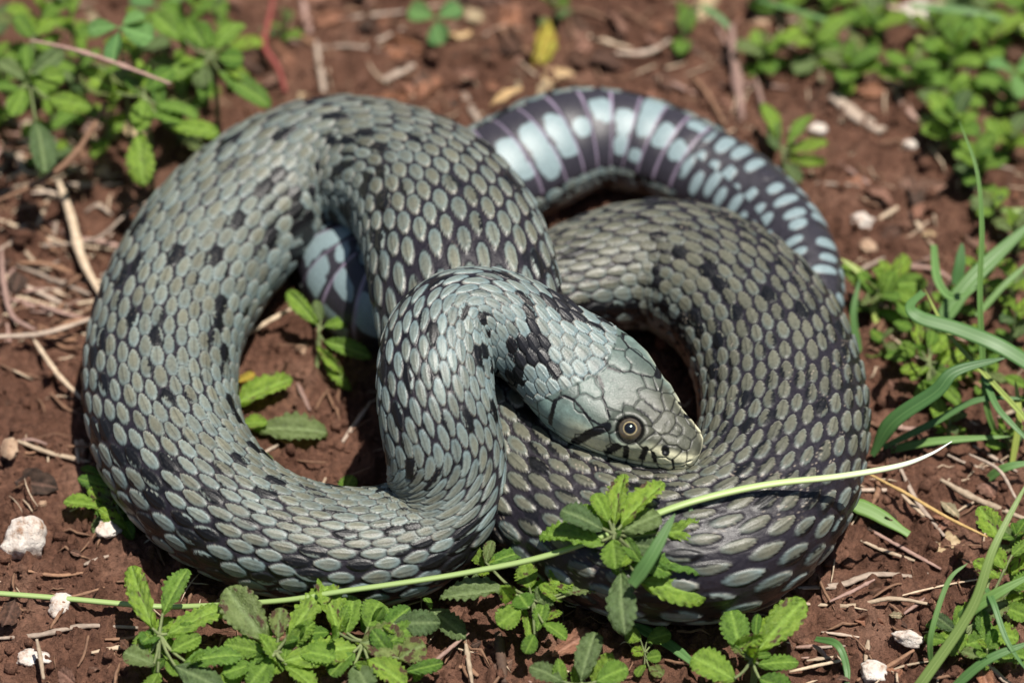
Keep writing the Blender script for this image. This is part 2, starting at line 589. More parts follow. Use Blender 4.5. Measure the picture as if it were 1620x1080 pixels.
BODY = BODY * (1 - tl[..., None]) + TC * tl[..., None]
hgt = hgt * (1 - tl) + th * tl

# ---- head shields: seeds are given on the enlarged head (2.7 x, origin 780,400) and dropped on the head's surface
HN = int(np.searchsorted(rings, HEAD + 40))
hx, hy = proj(BASE[:HN].reshape(-1, 3) * U)
hx = (hx - 780) * 2.7; hy = (hy - 400) * 2.7
vdir = CAM[None, :] / U - BASE[:HN].reshape(-1, 3)
facing = np.einsum('ij,ij->i', vdir / np.linalg.norm(vdir, axis=1)[:, None], NO[:HN].reshape(-1, 3))
LOC = np.stack([SS[:HN], LX[:HN], LZ[:HN]], -1).reshape(-1, 3)
leftv = (facing > 0.02) & (LOC[:, 1] < 6)


def onhead(cx, cy):
    d = (hx - cx) ** 2 + (hy - cy) ** 2 + np.where(leftv, 0, 1e9)
    return LOC[int(np.argmin(d))]


MID = {'frontal', 'rostral'}
SH = {
    'supraocular': [(578, 672), (612, 690), (650, 712)],
    'frontal': [(640, 640), (668, 655), (694, 682), (664, 672)],
    'parietal': [(480, 548), (524, 560), (566, 598), (590, 632), (515, 615), (530, 655)],
    'prefrontal': [(716, 738), (755, 742), (788, 752)],
    'internasal': [(768, 795), (806, 802)],
    'rostral': [(882, 826), (872, 862), (850, 880)],
    'nasal': [(718, 842), (770, 850)],
    'loreal': [(675, 800)],
    'preocular': [(654, 772)],
    'post1': [(522, 695)], 'post2': [(513, 738)], 'post3': [(530, 782)],
    'temporal': [(392, 632), (432, 664), (466, 708), (440, 690)],
    'utemporal': [(400, 556), (424, 586), (386, 575)],
    'utemporal2': [(322, 560), (300, 545), (340, 585)],
    'utemporal3': [(240, 588), (262, 565)],
    'lab7': [(300, 660), (322, 715), (378, 735), (285, 710), (300, 755)],
    'lab6': [(405, 800), (465, 782), (440, 830)],
    'lab5': [(540, 838), (540, 868)],
    'lab4': [(606, 850), (604, 888)],
    'lab3': [(664, 870), (668, 905)],
    'lab2': [(720, 892), (745, 902)],
    'lab1': [(800, 882), (792, 898)],
    'low1': [(420, 868)], 'low2': [(505, 900)], 'low3': [(585, 918)], 'low4': [(660, 930)], 'low5': [(735, 934)], 'low6': [(800, 920)],
    't1': [(215, 645)], 't2': [(170, 630)], 't3': [(205, 530)], 't4': [(265, 510)], 't5': [(335, 512)], 't6': [(395, 508)], 't7': [(150, 565)],
    't8': [(230, 470)], 't9': [(290, 452)], 't10': [(345, 468)], 't14': [(220, 730)], 't15': [(160, 690)],
    't16': [(180, 580)], 't17': [(130, 610)], 
}
sp_, sid, names = [], [], []
for nme, lst in SH.items():
    k = len(names); names.append(nme); names.append(nme)
    for (cx_, cy_) in lst:
        l = onhead(cx_, cy_)
        sp_.append(l); sid.append(k)
        sp_.append(l * np.array([1, -1, 1])); sid.append(k if nme in MID else k + 1)
sp_ = np.array(sp_); sid = np.array(sid)
# distances grouped by shield
nsh = len(names)
G = np.full((len(LOC), nsh), 1e9)
for k in range(len(sp_)):
    d = np.linalg.norm((LOC - sp_[k]) * np.array([1, 1, 0.9]), axis=1)
    G[:, sid[k]] = np.minimum(G[:, sid[k]], d)
od = np.argsort(G, axis=1)[:, :2]
g1 = np.take_along_axis(G, od[:, :1], 1)[:, 0]; g2 = np.take_along_axis(G, od[:, 1:2], 1)[:, 0]
bd = (g2 - g1) * 0.5
shid = od[:, 0]
hsr = hash2(shid, shid * 3 + 1, 5)


def capsule(pts, rad, mirror=True):
    """distance-based mark along a polyline given on the enlarged head"""
    L_ = [onhead(*p) for p in pts]
    d = np.full(len(LOC), 1e9)
    for mm in ((1, -1) if mirror else (1,)):
        X = LOC * np.array([1, mm, 1])
        if len(L_) == 1:
            d = np.minimum(d, np.linalg.norm(X - L_[0], axis=1))
        for a_, b_ in zip(L_[:-1], L_[1:]):
            ab = b_ - a_
            tt_ = np.clip(((X - a_) @ ab) / max(ab @ ab, 1e-6), 0, 1)
            d = np.minimum(d, np.linalg.norm(X - a_ - tt_[:, None] * ab, axis=1))
    return d


hs_ = LOC[:, 0]
lat = np.abs(np.broadcast_to(q[None, :], (HN, NQ)).reshape(-1))
hn1 = fbm(LOC[:, 0] * 0.09, LOC[:, 1] * 0.09 + LOC[:, 2] * 0.05, 81, 4)
hn2 = fbm(LOC[:, 0] * 0.45, LOC[:, 1] * 0.45 + LOC[:, 2] * 0.3, 82, 3)
top = np.array([0.072, 0.074, 0.054]); topb = np.array([0.095, 0.130, 0.114]); cheek = np.array([0.190, 0.280, 0.255]); cream = np.array([0.74, 0.71, 0.49])
f_b = sstep(70, 190, hs_)
HC = top * (1 - f_b[:, None]) + topb * f_b[:, None]
f_c = sstep(0.22, 0.46, lat + 0.10 * (hn1 - 0.5))
HC = HC * (1 - f_c[:, None]) + cheek * f_c[:, None]
_mouth = capsule([(842, 886), (780, 899), (700, 899), (620, 889), (540, 872), (450, 841), (340, 791), (240, 734)], 1)
f_l = np.clip(sstep(50, 24, _mouth) * sstep(200, 130, hs_) * sstep(0.20, 0.32, lat) + 0.22 * sstep(24, 6, hs_) * sstep(0.05, 0.25, lat) + sstep(0.60, 0.68, lat), 0, 1)
HC = HC * (1 - f_l[:, None]) + cream * f_l[:, None]
HC = HC * (0.80 + 0.32 * hsr + 0.34 * (hn1 - 0.5) + 0.16 * (hn2 - 0.5))[:, None]
gv = np.exp(-(bd / 1.0) ** 2)
sut = np.exp(-(bd / 1.05) ** 2)
HC = HC * (1 - 0.95 * sut[:, None])
hH = 1.3 * (1 - gv) + 0.35 * (1 - np.exp(-(bd / 5.0) ** 2)) + 0.25 * (hn2 - 0.5)
# dark seams and bars
hm = np.zeros(len(LOC))
wob = 2.0 * (hn2 - 0.5)
for pts, rad in [([(352, 806), (410, 768), (488, 742)], 5.6), ([(268, 632), (256, 680), (246, 725)], 3.4), ([(268, 632), (305, 612), (345, 628)], 1.8),
                 ([(345, 628), (372, 655), (420, 712), (470, 738)], 1.3),
                 ([(488, 848), (536, 816)], 5.0), ([(572, 822), (566, 868)], 3.2), ([(650, 832), (638, 876)], 3.4), ([(684, 852), (694, 888)], 2.3),
                 ([(768, 885), (772, 915)], 1.4), ([(735, 836), (736, 852)], 4.6),
                 ([(618, 668), (650, 690), (682, 720)], 1.4), ([(450, 530), (466, 575)], 2.2),
                 ([(466, 575), (470, 620), (500, 700)], 1.2),
                 ([(110, 505), (92, 540), (84, 580), (98, 630)], 10.0), ([(98, 630), (130, 670)], 4.0)]:
    rad = rad * 1.2
    d = capsule(pts, rad)
    hm = np.maximum(hm, sstep(rad + 0.8, rad - 0.8, d + wob))
pm = sstep(2.6, 1.2, np.abs(LOC[:, 1]) + wob) * sstep(112, 120, hs_) * sstep(196, 184, hs_)
hm = np.maximum(hm, pm)
mouth = capsule([(842, 886), (780, 899), (700, 899), (620, 889), (540, 872), (450, 841), (340, 791), (240, 734), (165, 690), (120, 640)], 1)
mg = np.exp(-(mouth / 1.6) ** 2)
HC = HC * (1 - 0.9 * mg[:, None])
hH = hH - 3.4 * mg
HC = HC * (1 - hm[:, None]) + black * hm[:, None]
nost = capsule([(736, 845)], 1)
hH = hH - 4.0 * np.exp(-(nost / 4.5) ** 2)
# eye socket
EYE = onhead(585, 755)
_c = LOC - (EYE * np.array([1, -1, 1]) + np.array([0, 6, -36]))
EYE_R = LOC[int(np.argmin(np.linalg.norm(_c, axis=1)))]
ed = np.minimum(np.linalg.norm(LOC - EYE, axis=1), np.linalg.norm(LOC - EYE_R, axis=1))
hH = hH + 4.5 * np.exp(-((ed - 24) / 8.0) ** 2) - 6.0 * sstep(20, 14, ed)
hl = sstep(24.5, 22.5, ed) * sstep(17.0, 19.0, ed) * 0.5
HC = HC * (1 - 0.92 * sstep(21.5, 19.5, ed)[:, None])
# blend shields into the neck's scale rows
brow = sstep(186, 191, hs_ - 115 * lat + 5 * (hn1 - 0.5)).reshape(HN, NQ)
brow = np.maximum(brow, sstep(HEAD - 40, HEAD - 30, SS[:HN]))
chin = sstep(0.66, 0.70, np.abs(QQ[:HN]))
brow = brow * (1 - chin * sstep(HEAD + 20, HEAD - 10, SS[:HN]))
HCg = HC.reshape(HN, NQ, 3); hHg = hH.reshape(HN, NQ)
# black nape patches, snapped to whole scales
nape = np.zeros((NRING, NQ))
nd1 = capsule([(112, 320), (170, 392), (225, 415)], 1).reshape(HN, NQ)
nd2 = capsule([(150, 400), (128, 455)], 1).reshape(HN, NQ)
nd3 = capsule([(15, 440)], 1).reshape(HN, NQ)
nape[:HN] = np.maximum.reduce([sstep(20, 17, nd1), sstep(17, 14, nd2), sstep(6, 5, nd3)])
ids = ((bi + 60) * 64 + bj).astype(np.int64)
ids = np.clip(ids, 0, None)
sm_ = np.bincount(ids.ravel(), weights=nape.ravel()); ct_ = np.bincount(ids.ravel())
msk = (sm_ / np.maximum(ct_, 1))[ids] > 0.5
nap = msk * 1.0
BODY = np.where((nap > 0.5)[..., None] & (isv < 0.5)[..., None], black * (0.8 + 2.5 * mask[..., None] * dome[..., None]), BODY)
hgt = hgt + nap * dome * 2.0
hm2 = hm.reshape(HN, NQ)
BODY[:HN] = BODY[:HN] * brow[..., None] + HCg * (1 - brow[..., None])
BODY[:HN] = BODY[:HN] * (1 - hm2[..., None]) + black * hm2[..., None]
hgt[:HN] = hgt[:HN] * brow + hHg * (1 - brow)
# damp relief at the very tip of snout
hgt = hgt * sstep(0, 8, rings)[:, None]
VTX = (BASE + NO * hgt[..., None]) * U
root_loc = P(810, 600, 0)
bme = grid_mesh('body', VTX - root_loc, NRING, NQ, True)
# close the two ends
bmx = bmesh.new(); bmx.from_mesh(bme)
bmx.verts.ensure_lookup_table()
for base_i in (0, (NRING - 1) * NQ):
    try:
        bmx.faces.new([bmx.verts[base_i + k] for k in range(NQ)])
    except ValueError:
        pass
bmx.to_mesh(bme); bmx.free()
set_col(bme, 'Col', np.clip(BODY, 0, 1))
m_snake, t, b, out = mat('snake_skin')
at = node(t, 'ShaderNodeAttribute', attribute_name='Col')
tc = node(t, 'ShaderNodeTexCoord').outputs['Object']
n1 = noise_tex(t, 1800, 4, 0.6, tc)
n2 = noise_tex(t, 5200, 3, 0.6, tc)
r_ = ramp(t, n1.outputs[0], [(0.3, (0.86, 0.86, 0.86)), (0.7, (1.14, 1.14, 1.14))])
t.links.new(mixrgb(t, 'MULTIPLY', 1.0, at.outputs['Color'], r_.outputs[0]), b.inputs['Base Color'])
rr_ = ramp(t, n1.outputs[0], [(0.3, (0.29, 0.29, 0.29)), (0.75, (0.50, 0.50, 0.50))])
t.links.new(rr_.outputs[0], b.inputs['Roughness'])
b.inputs['Specular IOR Level'].default_value = 0.45
bump(t, n2.outputs[0], b, 0.00010, 0.5)
snake = empty('snake', root_loc, 'coiled grey-green keeled snake with black flecks lying on bare soil', 'snake')
body = new_obj('body', bme, m_snake, snake)

# ---- eyes
m_eye, t, b, out = mat('eye')
at = node(t, 'ShaderNodeAttribute', attribute_name='Col')
t.links.new(at.outputs['Color'], b.inputs['Base Color'])
b.inputs['Roughness'].default_value = 0.06
b.inputs['Coat Weight'].default_value = 1.0
b.inputs['Coat Roughness'].default_value = 0.02
ne, ma = 40, 48
th = np.linspace(0.001, math.pi, ne)
az = np.linspace(0, 2 * math.pi, ma, endpoint=False)
EV = np.stack([np.sin(th)[:, None] * np.cos(az)[None], np.sin(th)[:, None] * np.sin(az)[None], np.cos(th)[:, None] * np.ones((1, ma))], -1)
rad = np.sin(np.minimum(th, math.pi / 2))
ec = np.zeros((ne, ma, 3))
nz_ = vnoise(np.broadcast_to(az[None] * 6, (ne, ma)), np.broadcast_to(rad[:, None] * 8, (ne, ma)), 3)
for k in range(ne):
    r0 = rad[k] if th[k] < math.pi / 2 else 1.5
    if r0 < 0.44: cA = (0.004, 0.004, 0.005)
    elif r0 < 0.53: cA = (0.36, 0.29, 0.15)
    elif r0 < 0.82: cA = (0.070, 0.056, 0.038)
    else: cA = (0.012, 0.011, 0.012)
    ec[k] = np.array(cA)
ec *= (0.75 + 0.5 * nz_)[..., None]
eme = grid_mesh('eye', EV, ne, ma, True)
set_col(eme, 'Col', ec)
for sgn_ in (1, -1):
    e_loc = EYE if sgn_ > 0 else EYE_R
    k = int(np.argmin(np.linalg.norm(LOC - e_loc, axis=1)))
    pw = BASE[:HN].reshape(-1, 3)[k]; nn = NO[:HN].reshape(-1, 3)[k]
    nn = nn + 0.10 * N2[0]; nn /= np.linalg.norm(nn)
    R = 21.0
    eo = new_obj('eye', eme, m_eye, snake)
    loc = (pw - nn * 10.0) * U - root_loc
    rot = Vector(nn).to_track_quat('Z', 'Y').to_matrix().to_4x4()
    eo.matrix_local = Matrix.Translation(Vector(loc)) @ rot @ Matrix.Scale(R * U, 4)

# ================================================================== PLANTS
def leaf_material(name, c_dark, c_mid, c_lite, spots=0.0, rough=0.42, trans=0.35):
    m, t, b, out = mat(name)
    uv = node(t, 'ShaderNodeAttribute', attribute_name='leafuv')
    oi = node(t, 'ShaderNodeObjectInfo')
    tc = node(t, 'ShaderNodeTexCoord').outputs['Object']
    n = noise_tex(t, 5, 4, 0.6, tc)
    base = ramp(t, n.outputs[0], [(0.36, c_dark), (0.5, c_mid), (0.66, c_lite)])
    vr = ramp(t, oi.outputs['Random'], [(0.0, (0.55, 0.68, 0.70)), (0.5, (1.0, 1.0, 1.0)), (1.0, (1.32, 1.18, 0.92))])
    col = mixrgb(t, 'MULTIPLY', 1.0, base.outputs[0], vr.outputs[0])
    # veins (geometry attribute: red = vein weight)
    sp = node(t, 'ShaderNodeSeparateColor')
    t.links.new(uv.outputs['Color'], sp.inputs[0])
    col = mixrgb(t, 'MIX', sp.outputs[0], col, [min(1, v * 1.45 + 0.02) for v in c_lite])
    if spots > 0:
        n2 = noise_tex(t, 3.2, 3, 0.5, tc)
        add = node(t, 'ShaderNodeMath', operation='ADD')
        mul = node(t, 'ShaderNodeMath', operation='MULTIPLY')
        mul.inputs[1].default_value = 0.25
        t.links.new(oi.outputs['Random'], mul.inputs[0])
        t.links.new(n2.outputs[0], add.inputs[0]); t.links.new(mul.outputs[0], add.inputs[1])
        sr = ramp(t, add.outputs[0], [(0.80 - spots, (0, 0, 0)), (0.86 - spots, (1, 1, 1))])
        col = mixrgb(t, 'MIX', sr.outputs[0], col, (0.10, 0.055, 0.03))
    t.links.new(col, b.inputs['Base Color'])
    b.inputs['Roughness'].default_value = rough
    b.inputs['Specular IOR Level'].default_value = 0.45
    n3 = noise_tex(t, 26, 3, 0.6, tc)
    bump(t, n3.outputs[0], b, 0.0005, 0.7)
    tr = node(t, 'ShaderNodeBsdfTranslucent')
    trc = mixrgb(t, 'MULTIPLY', 1.0, col, (1.5, 1.6, 0.7))
    t.links.new(trc, tr.inputs[0])
    mx = node(t, 'ShaderNodeMixShader')
    mx.inputs[0].default_value = trans
    t.links.new(b.outputs[0], mx.inputs[1]); t.links.new(tr.outputs[0], mx.inputs[2])
    t.links.new(mx.outputs[0], out.inputs[0])
    return m


M_LEAF = leaf_material('leaf_green', (0.100, 0.185, 0.022), (0.165, 0.290, 0.036), (0.235, 0.375, 0.060), 0.03, 0.34)
M_LEAF2 = leaf_material('leaf_dull', (0.090, 0.130, 0.040), (0.140, 0.200, 0.065), (0.200, 0.270, 0.110), 0.06, 0.38)
M_CLOVER = leaf_material('clover_green', (0.085, 0.190, 0.055), (0.125, 0.265, 0.075), (0.165, 0.320, 0.100), 0.0, 0.5)
M_YELLOW = leaf_material('leaf_yellow', (0.40, 0.10, 0.03), (0.60, 0.42, 0.05), (0.70, 0.60, 0.10), 0.0, 0.6)
M_DRY = leaf_material('leaf_dry', (0.13, 0.060, 0.040), (0.22, 0.105, 0.070), (0.32, 0.17, 0.12), 0.0, 0.8, 0.12)
M_DARKLEAF = leaf_material('leaf_dark_brown', (0.035, 0.018, 0.012), (0.07, 0.034, 0.022), (0.12, 0.06, 0.04), 0.0, 0.85, 0.05)
M_BEIGE = leaf_material('leaf_beige', (0.36, 0.26, 0.15), (0.48, 0.36, 0.22), (0.58, 0.46, 0.30), 0.0, 0.8, 0.15)
M_GRASS = leaf_material('grass_green', (0.090, 0.190, 0.055), (0.140, 0.270, 0.080), (0.190, 0.330, 0.110), 0.0, 0.45, 0.35)
M_GRASSY = leaf_material('grass_yellowgreen', (0.22, 0.30, 0.07), (0.31, 0.40, 0.11), (0.42, 0.50, 0.20), 0.0, 0.45, 0.3)


def stem_material(name, c1, c2, sc_=900):
    m, t, b, out = mat(name)
    tc = node(t, 'ShaderNodeTexCoord').outputs['Object']
    mp = node(t, 'ShaderNodeMapping')
    t.links.new(tc, mp.inputs[0])
    n = noise_tex(t, sc_, 5, 0.65, mp.outputs[0])
    r = ramp(t, n.outputs[0], [(0.3, c1), (0.7, c2)])
    oi = node(t, 'ShaderNodeObjectInfo')
    vr = ramp(t, oi.outputs['Random'], [(0.0, (0.70, 0.68, 0.66)), (1.0, (1.2, 1.18, 1.15))])
    t.links.new(mixrgb(t, 'MULTIPLY', 1.0, r.outputs[0], vr.outputs[0]), b.inputs['Base Color'])
    b.inputs['Roughness'].default_value = 0.75
    bump(t, n.outputs[0], b, 0.0003, 0.8)
    return m


M_STEM = stem_material('stem_green', (0.11, 0.15, 0.05), (0.20, 0.24, 0.10))
M_STRAW = stem_material('straw_pale', (0.34, 0.25, 0.17), (0.58, 0.47, 0.35))
M_GREYSTRAW = stem_material('straw_grey', (0.26, 0.20, 0.16), (0.46, 0.37, 0.30))
M_TWIG = stem_material('twig_brown', (0.15, 0.075, 0.045), (0.30, 0.17, 0.10))
M_DARKTWIG = stem_material('twig_dark', (0.06, 0.034, 0.024), (0.13, 0.075, 0.05))
M_PINKTWIG = stem_material('twig_pinkish', (0.22, 0.13, 0.11), (0.36, 0.24, 0.20))
M_REDSTEM = stem_material('stem_red', (0.25, 0.045, 0.04), (0.36, 0.09, 0.07))
M_GOLD = stem_material('straw_golden', (0.38, 0.24, 0.08), (0.55, 0.38, 0.16))
M_STALK, tt_, bb_, oo_ = mat('stalk_pale_green')
_tc = node(tt_, 'ShaderNodeTexCoord').outputs['Object']
_sx = node(tt_, 'ShaderNodeSeparateXYZ'); tt_.links.new(_tc, _sx.inputs[0])
_mr = node(tt_, 'ShaderNodeMapRange')
_mr.inputs[1].default_value = 0.020; _mr.inputs[2].default_value = 0.068
tt_.links.new(_sx.outputs[0], _mr.inputs[0])
_cr = ramp(tt_, _mr.outputs[0], [(0.0, (0.27, 0.37, 0.13)), (0.45, (0.42, 0.54, 0.22)), (0.75, (0.58, 0.66, 0.40)), (0.93, (0.72, 0.74, 0.68))])
tt_.links.new(_cr.outputs[0], bb_.inputs['Base Color'])
bb_.inputs['Roughness'].default_value = 0.45


def leaf_mesh(name, teeth=8, depth=0.07, wmax=0.5, pos=0.45, curl=0.10, fold=0.10, wave=0.02, seed=0, nu=49, tip=0.9, ruf=1.0):
    """leaf: length 1 along +Y, full width about 1 in X"""
    r = random.Random(seed)
    nv = 11
    u = np.linspace(0, 1, nu)
    prof = np.power(np.clip(u, 0, 1), 0.75 * pos / 0.45) * np.power(np.clip(1 - u, 0, 1), 0.55 * tip)
    prof = prof / prof.max() * wmax
    petiole = 0.03
    prof = np.maximum(prof, petiole * (1 - u))
    V = np.zeros((nu, nv, 3)); C = np.zeros((nu, nv, 3))
    ph1, ph2 = r.random() * 6, r.random() * 6
    asym = r.uniform(-0.06, 0.06)
    for jv in range(nv):
        v = -1 + 2 * jv / (nv - 1)
        sg = 1 if v >= 0 else -1
        to = np.abs(np.sin((u * teeth + (0.25 if sg > 0 else 0.0)) * math.pi)) ** 0.7 if teeth else np.ones(nu)
        tw = 1 + depth * 2 * (to - 1) * sstep(0.10, 0.22, u) * (abs(v) ** 3)
        x = v * prof * tw
        y = u + (0.10 * abs(v) * prof * (1 - u)) + asym * np.sin(u * 3) * 0
        vein_ph = (u - 0.42 * abs(v) * prof / wmax * 0.6) * teeth
        lv = np.cos(vein_ph * 2 * math.pi)
        z = fold * np.abs(x) - curl * u ** 2 + 0.032 * ruf * (-lv) * abs(v) * (1 - abs(v) * 0.3) * 1.4
        z = z - 0.015 * math.exp(-(v / 0.16) ** 2) + wave * np.sin(u * 9 + ph1 + v * 2) * abs(v) + 0.02 * np.sin(u * 5 + ph2)
        z = z - 0.05 * ruf * (abs(v) ** 4) * 0.6
        V[:, jv, 0] = x + asym * np.sin(u * 2.4) ; V[:, jv, 1] = y; V[:, jv, 2] = z
        vw = 0.55 * math.exp(-(v / 0.11) ** 2) + 0.28 * np.clip(lv - 0.72, 0, 1) / 0.28 * (1 - abs(v))
        C[:, jv, 0] = np.clip(vw, 0, 1)
    me = grid_mesh(name, V, nu, nv)
    set_col(me, 'leafuv', C)
    return me


LM = {}


def lm(kind, mtl):
    """shared leaf meshes by kind and material"""
    key = (kind, mtl.name)
    if key not in LM:
        L_ = []
        for k in range(5):
            if kind == 'crenate':
                me = leaf_mesh('crenate_leaf', teeth=[8, 7, 9, 8, 7][k], depth=0.088, curl=[.10, .18, .02, .25, .12][k], fold=[.18, .10, .25, .05, .3][k], wave=0.025, seed=k, tip=0.85 + 0.08 * k, pos=0.42 + 0.03 * (k % 3))
            elif kind == 'smooth':
                me = leaf_mesh('smooth_leaf', teeth=0, depth=0, curl=[.08, .15, .02, .2, .1][k], fold=[.2, .1, .3, .15, .25][k], seed=10 + k, pos=0.55, tip=0.75, nu=21, ruf=0.3)
            else:
                me = leaf_mesh('ragged_leaf', teeth=[3, 4, 3, 5, 4][k], depth=0.10, curl=[.2, .1, .3, .05, .2][k], fold=[.3, .1, .4, .2, .15][k], wave=0.06, seed=20 + k, nu=25, tip=1.0)
            me.materials.append(mtl)
            me.polygons.foreach_set('use_smooth', [True] * len(me.polygons))
            L_.append(me)
        LM[key] = L_
    return LM[key]


def leaf3(parent, A_, B_, width, mtl=None, kind='crenate', nrm=None, var=None, name='leaf'):
    """leaf from world point A_ to B_ with the given width in metres"""
    mtl = mtl or M_LEAF
    A_ = Vector(A_); B_ = Vector(B_)
    y = B_ - A_
    n = Vector(nrm) if nrm is not None else Vector((rng.uniform(-.6, .6), -0.35 + rng.uniform(-.5, .5), 0.85))
    yn = y.normalized()
    z = n - yn * n.dot(yn)
    if z.length < 1e-3:
        z = Vector((1, 0, 0)) - yn * yn.x
    z.normalize()
    x = yn.cross(z)
    ln = y.length
    M = Matrix(((x.x * width, yn.x * ln, z.x * ln, A_.x), (x.y * width, yn.y * ln, z.y * ln, A_.y), (x.z * width, yn.z * ln, z.z * ln, A_.z), (0, 0, 0, 1)))
    meshes = lm(kind, mtl)
    me = meshes[rng.randrange(5) if var is None else var]
    o = bpy.data.objects.new(name, me)
    COL.objects.link(o)
    o.parent = parent
    o.matrix_local = Matrix.Translation(-Vector(parent.location)) @ M if parent is not None else M
    return o


def tube_mesh(name, pts, rads, sides=8, rough=0.0, knots=0, flat=1.0, seed=0, closed=True):
    """pts in metres"""
    pts = catmull(pts, 10) if len(pts) > 1 else np.array(pts)
    n = len(pts)
    r = np.interp(np.linspace(0, 1, n), np.linspace(0, 1, len(rads)), rads)
    R_ = np.random.RandomState(seed)
    if knots:
        for k in range(knots):
            c_ = R_.rand() * n
            r = r * (1 + 0.35 * np.exp(-((np.arange(n) - c_) / 0.9) ** 2))
    T_ = np.gradient(pts, axis=0); T_ /= np.maximum(np.linalg.norm(T_, axis=1), 1e-12)[:, None]
    up = np.array([0.05, 0.1, 1.0])
    s_ = np.cross(T_, up); ln = np.linalg.norm(s_, axis=1)
    s_[ln < 0.15] = np.cross(T_[ln < 0.15], np.array([1.0, 0, 0]))
    s_ /= np.linalg.norm(s_, axis=1)[:, None]
    n_ = np.cross(s_, T_)
    a = np.linspace(0, 2 * math.pi, sides, endpoint=False)
    rr2 = r[:, None] * (1 + rough * (R_.rand(n, sides) - 0.5))
    V = pts[:, None] + s_[:, None] * (np.cos(a)[None] * rr2)[..., None] + n_[:, None] * (np.sin(a)[None] * rr2 * flat)[..., None]
    V = np.concatenate([np.repeat(pts[:1, None], sides, 1), V, np.repeat(pts[-1:, None], sides, 1)], 0)
    return grid_mesh(name, V, n + 2, sides, True)


def stem(parent, pts, rads, mtl, name='stem', **kw):
    org = np.array(parent.location)
    me = tube_mesh(name, np.array(pts) - org, rads, **kw)
    return new_obj(name, me, mtl, parent)


def zdef(by, ty, zb):
    d = by - ty
    return max(4.0, zb + (0.50 * d if d > 0 else 0.40 * d))


def traced_plant(name, label, cat, node_px, nz_, leaves, mtl=None, group=None, foot=None, kind='crenate', srad=5.0, stems=None, scalew=1.0, extra=0):
    """plant whose leaves are given as (base x, base y, tip x, tip y, width[, base z, tip z]) in photograph pixels"""
    nd = P(node_px[0], node_px[1], nz_)
    ft = foot or (nd[0] + 3 * U, nd[1] + 6 * U)
    loc = (ft[0], ft[1], gz(ft[0], ft[1]) - 2 * U)
    root = empty(name, loc, label, cat, group)
    stem(root, [loc, ((loc[0] + nd[0]) / 2 + 3 * U, (loc[1] + nd[1]) / 2 + 3 * U, (loc[2] + nd[2]) / 2), nd], [srad * U, srad * 0.85 * U, srad * 0.6 * U], M_STEM, seed=len(label))
    for lf in leaves:
        bx, by, tx, ty, wd = lf[:5]
        # nodes higher up the picture sit higher on the stem
        zb = lf[5] if len(lf) > 5 else max(5.0, nz_ + 0.45 * (node_px[1] - by))
        zt = lf[6] if len(lf) > 6 else zdef(by, ty, zb)
        m_ = mtl or M_LEAF
        if len(lf) > 7:
            m_ = lf[7]
        elif m_ is M_LEAF and rng.random() < 0.22:
            m_ = M_LEAF2
        a_ = P(bx, by, zb); b_ = P(tx, ty, zt)
        leaf3(root, a_, b_, wd * 1.06 * U * scalew, m_, kind)
        dn = np.linalg.norm(a_ - nd)
        if dn > 9 * U:
            mid = (a_ + nd) / 2; mid[2] -= 0.12 * dn
            # side stalk that carries the leaf
            stem(root, [nd - np.array([0, 0, 3 * U]), mid, a_ + (b_ - a_) * 0.03], [srad * 0.5 * U, srad * 0.42 * U, srad * 0.34 * U], M_STEM, name='stalk', sides=6)
    # young leaves crowded round the nodes
    for k in range(extra):
        lf = leaves[rng.randrange(len(leaves))]
        f = rng.uniform(0.0, 0.35)
        bx = lf[0] + rng.uniform(-14, 14); by = lf[1] + rng.uniform(-6, 16)
        zb = max(8.0, nz_ + 0.45 * (node_px[1] - by) - rng.uniform(4, 30))
        a_ = P(bx, by, zb)
        az_ = rng.uniform(0, 6.28); inc = rng.uniform(-0.1, 1.1); ln = rng.uniform(26, 62)
        d = np.array([math.cos(az_) * math.cos(inc), math.sin(az_) * math.cos(inc) * 0.8, math.sin(inc)])
        b2 = a_ + d * ln * U
        b2[2] = max(b2[2], 4 * U)
        leaf3(root, a_, b2, ln * rng.uniform(.42, .6) * U, mtl or M_LEAF, kind)
    return root


GERM = 'germander shoots'
traced_plant('germander_plant', 'bright green toothed-leaf shoot rising in front of the coil below the snake chin', 'plant', (972, 842), 214, [
    (970, 830, 984, 746, 34), (982, 832, 1046, 755, 42), (985, 840, 1042, 806, 44), (955, 836, 889, 802, 42), (964, 824, 942, 778, 30),
    (955, 856, 853, 836, 46, 200, 178), (970, 852, 971, 898, 38), (982, 900, 985, 991, 44, 170, 150), (988, 860, 1048, 866, 28, 196, 190),
    (1045, 842, 1137, 832, 36, 205, 195), (1030, 884, 1138, 886, 42, 180, 168), (1012, 918, 1121, 936, 50, 150, 140), (1008, 880, 1062, 905, 36, 180, 170)], extra=8, srad=6)
traced_plant('germander_plant', 'toothed-leaf shoot with a large pale grey-green leaf beside the bottom bend of the snake', 'plant', (842, 945), 92, [
    (808, 936, 697, 934, 46, 96, 112, M_LEAF2), (838, 930, 826, 888, 38), (872, 932, 904, 900, 44), (836, 962, 822, 938, 38), (850, 952, 868, 934, 36),
    (824, 958, 786, 986, 38), (858, 984, 896, 1010, 28), (846, 1002, 834, 1032, 26), (890, 938, 962, 924, 34, 95, 110, M_LEAF2), (768, 892, 838, 862, 26, 110, 118),
    (772, 896, 806, 872, 22, 108, 114), (768, 890, 778, 853, 18, 112, 130), (905, 940, 880, 908, 26)], extra=12, srad=5)
